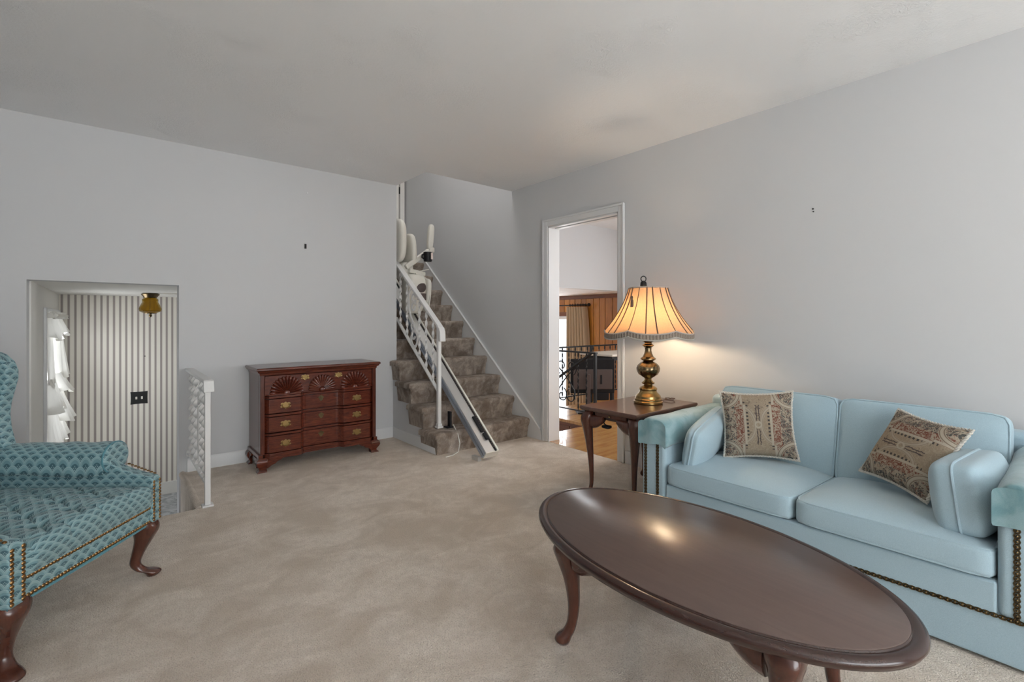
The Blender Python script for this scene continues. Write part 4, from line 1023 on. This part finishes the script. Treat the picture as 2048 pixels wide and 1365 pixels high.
for bx_, by_ in btn:
    k = M().ball((bx_, by_, .405 + .028 * (1 - (by_ / .3) ** 2) - .042), .011, 10, 6, (1, 1, .6)); wf(k, 'button', SCAL)
wf(M().box(-.60, -.001, -.294, .294, .30, .362), 'seat_base')
# arms: low front post, sloping up to a roll
for s_ in (-1, 1):
    pol = [(.012, .235), (.012, .425), (.004, .44), (-.05, .452), (-.10, .468), (-.15, .49), (-.18, .52), (-.64, .56), (-.64, .235)]
    y0, y1 = sorted((s_ * .29, s_ * CW)); wf(M().prism(pol, 'y', y0, y1), 'arm_panel', bevel=.010)
    path = []; rad = []
    ya = s_ * .325
    N = 22
    for i in range(N + 1):
        t = i / N; x = -.185 - .45 * t; path.append((x, ya + s_ * (.010 + .0 * t), .515 + .010 * t)); rad.append(.058 * (min(1, .55 + t * 9)))
    secs = []
    for (x, y, z), r_ in zip(path, rad): secs.append([(x, y + 1.12 * r_ * cos(2 * pi * k / 24), z + r_ * sin(2 * pi * k / 24)) for k in range(24)])
    wf(M().loft(secs), 'arm_roll', smooth=60)
    wf(M().tube([(-.183, ya + s_ * .01 + .036 * cos(2 * pi * k / 20), .515 + .033 * sin(2 * pi * k / 20)) for k in range(20)], .0035, 6, closed=True), 'welt', TEAL)
# back and wings
bp = [(-.61, .40), (-.67, .62), (-.71, .85), (-.73, .97), (-.75, 1.02), (-.79, 1.03), (-.82, 1.00), (-.80, .7), (-.74, .24), (-.60, .24)]
wf(M().prism(bp, 'y', -.30, .30), 'backrest', bevel=.03, seg=3)
for s_ in (-1, 1):
    wing = [(-.66, .56), (-.598, .575), (-.603, .60), (-.618, .66), (-.624, .72), (-.618, .77), (-.602, .83), (-.590, .875), (-.590, .912), (-.605, .95), (-.64, .983), (-.69, 1.004), (-.75, 1.025), (-.80, 1.03), (-.81, .9), (-.78, .56)]
    y0, y1 = sorted((s_ * .285, s_ * .345)); wf(M().prism(wing, 'y', y0, y1), 'wing', bevel=.014, seg=3)
wf(M().tube([(-.002, -CW + .005, .236), (0.004, 0, .236), (-.002, CW - .005, .236)], .006, 6), 'welt', TEAL)
for s_ in (-1, 1):
    wl = [(.0, .262, .042, .5), (.024, .235, .047, .3), (.034, .205, .044, .2), (.026, .165, .033, .1), (.006, .11, .024, 0), (-.004, .065, .0205, 0), (.016, .036, .023, 0), (.046, .024, .029, 0), (.060, .013, .030, 0), (.057, 0, .021, 0)]
    wf(M().loft(cab(wl, (1, s_ * .55), (-.055, s_ * .288, 0))), 'leg', CHERRY_L, smooth=60)
    M().loft([[(x + q[0] * r_, s_ * (.26 + .0) + q[1] * r_, z) for q in ((-1, -1), (1, -1), (1, 1), (-1, 1))] for x, z, r_ in ((-.66, .25, .024), (-.68, .12, .02), (-.74, .0, .017))]).build('leg', CHERRY_L, wc, bevel=.004)
# brass nails: one mesh shared by every nail
nmesh = None
def nail(p, d):
    global nmesh
    if nmesh is None:
        k = M(); secs = [[(.0072 * cos(a) * c, .0072 * sin(a) * c, .0042 * sqrt(max(0, 1 - c * c))) for a in (2 * pi * i / 8 for i in range(8))] for c in (1, .75, .35)]
        k.loft(secs); o = k.build('nailhead', NAIL, wc, smooth=70); nmesh = o.data
    else: o = bpy.data.objects.new('nailhead', nmesh); COL.objects.link(o); o.parent = wc
    o.location = p; o.rotation_mode = 'QUATERNION'; o.rotation_quaternion = Vector((0, 0, 1)).rotation_difference(Vector(d))
def row(a, b, d, sp=.0135):
    a = Vector(a); b = Vector(b); n = int((b - a).length / sp)
    for i in range(n + 1): nail(a.lerp(b, i / n), d)
row((.001, -.285, .246), (.001, .285, .246), (1, 0, 0)); row((.002, -.285, .306), (.002, .285, .306), (1, 0, 0))
for s_ in (-1, 1):
    row((.0125, s_ * .299, .25), (.0125, s_ * .299, .418), (1, 0, 0)); row((.0125, s_ * .336, .25), (.0125, s_ * .336, .418), (1, 0, 0))
for s_ in (1, -1): row((-.01, s_ * .336, .445), (-.12, s_ * .336, .488), (.3, 0, 1))
# arm cover on the far arm
for s_, lb in ((1, 'teal scallop arm cover draped over the far arm of the wing chair'),):
    t = thing('chair_arm_cover', lb, 'cover', wc.matrix_basis @ Vector((-.425, .335, .518)), radians(-36.87))
    def cov(a, b, s_=s_):
        x = .245 - .44 * a; an = radians(-28 + 218 * b)   # from outside over the top to the inside
        r_ = .0655; y = s_ * r_ * 1.12 * cos(an); z = r_ * sin(an)
        if b > .86:
            k = (b - .86) / .14; an = radians(-28 + 218 * .86); y = s_ * r_ * 1.12 * cos(an) - s_ * .004 * k; z = r_ * sin(an) - .085 * k * (1 + .10 * sin(a * 6))
        return (x, y + .002 * sin(a * 25 + b * 9), z + .004 + .002 * sin(a * 18 + b * 14))
    o = M().grid(40, 26, cov, lambda a, b: (.44 * a, .36 * (1 - b))).build('cloth', SCAL, t, smooth=70, fix=False); o.modifiers.new('solid', 'SOLIDIFY').thickness = .004
    M().loft([[(x, 1.12 * r_ * cos(2 * pi * k / 24), .003 + r_ * sin(2 * pi * k / 24)) for k in range(24)] for x, r_ in ((.245, .067), (.252, .064), (.258, .050), (.252, .035), (.256, .02), (.254, .004))]).build('gathered_end', SCAL, t, smooth=60)
    M().tube([(.246, .067 * 1.1 * cos(2 * pi * k / 24), .003 + .067 * sin(2 * pi * k / 24)) for k in range(24)], .004, 6, closed=True).build('welt', TEAL, t)
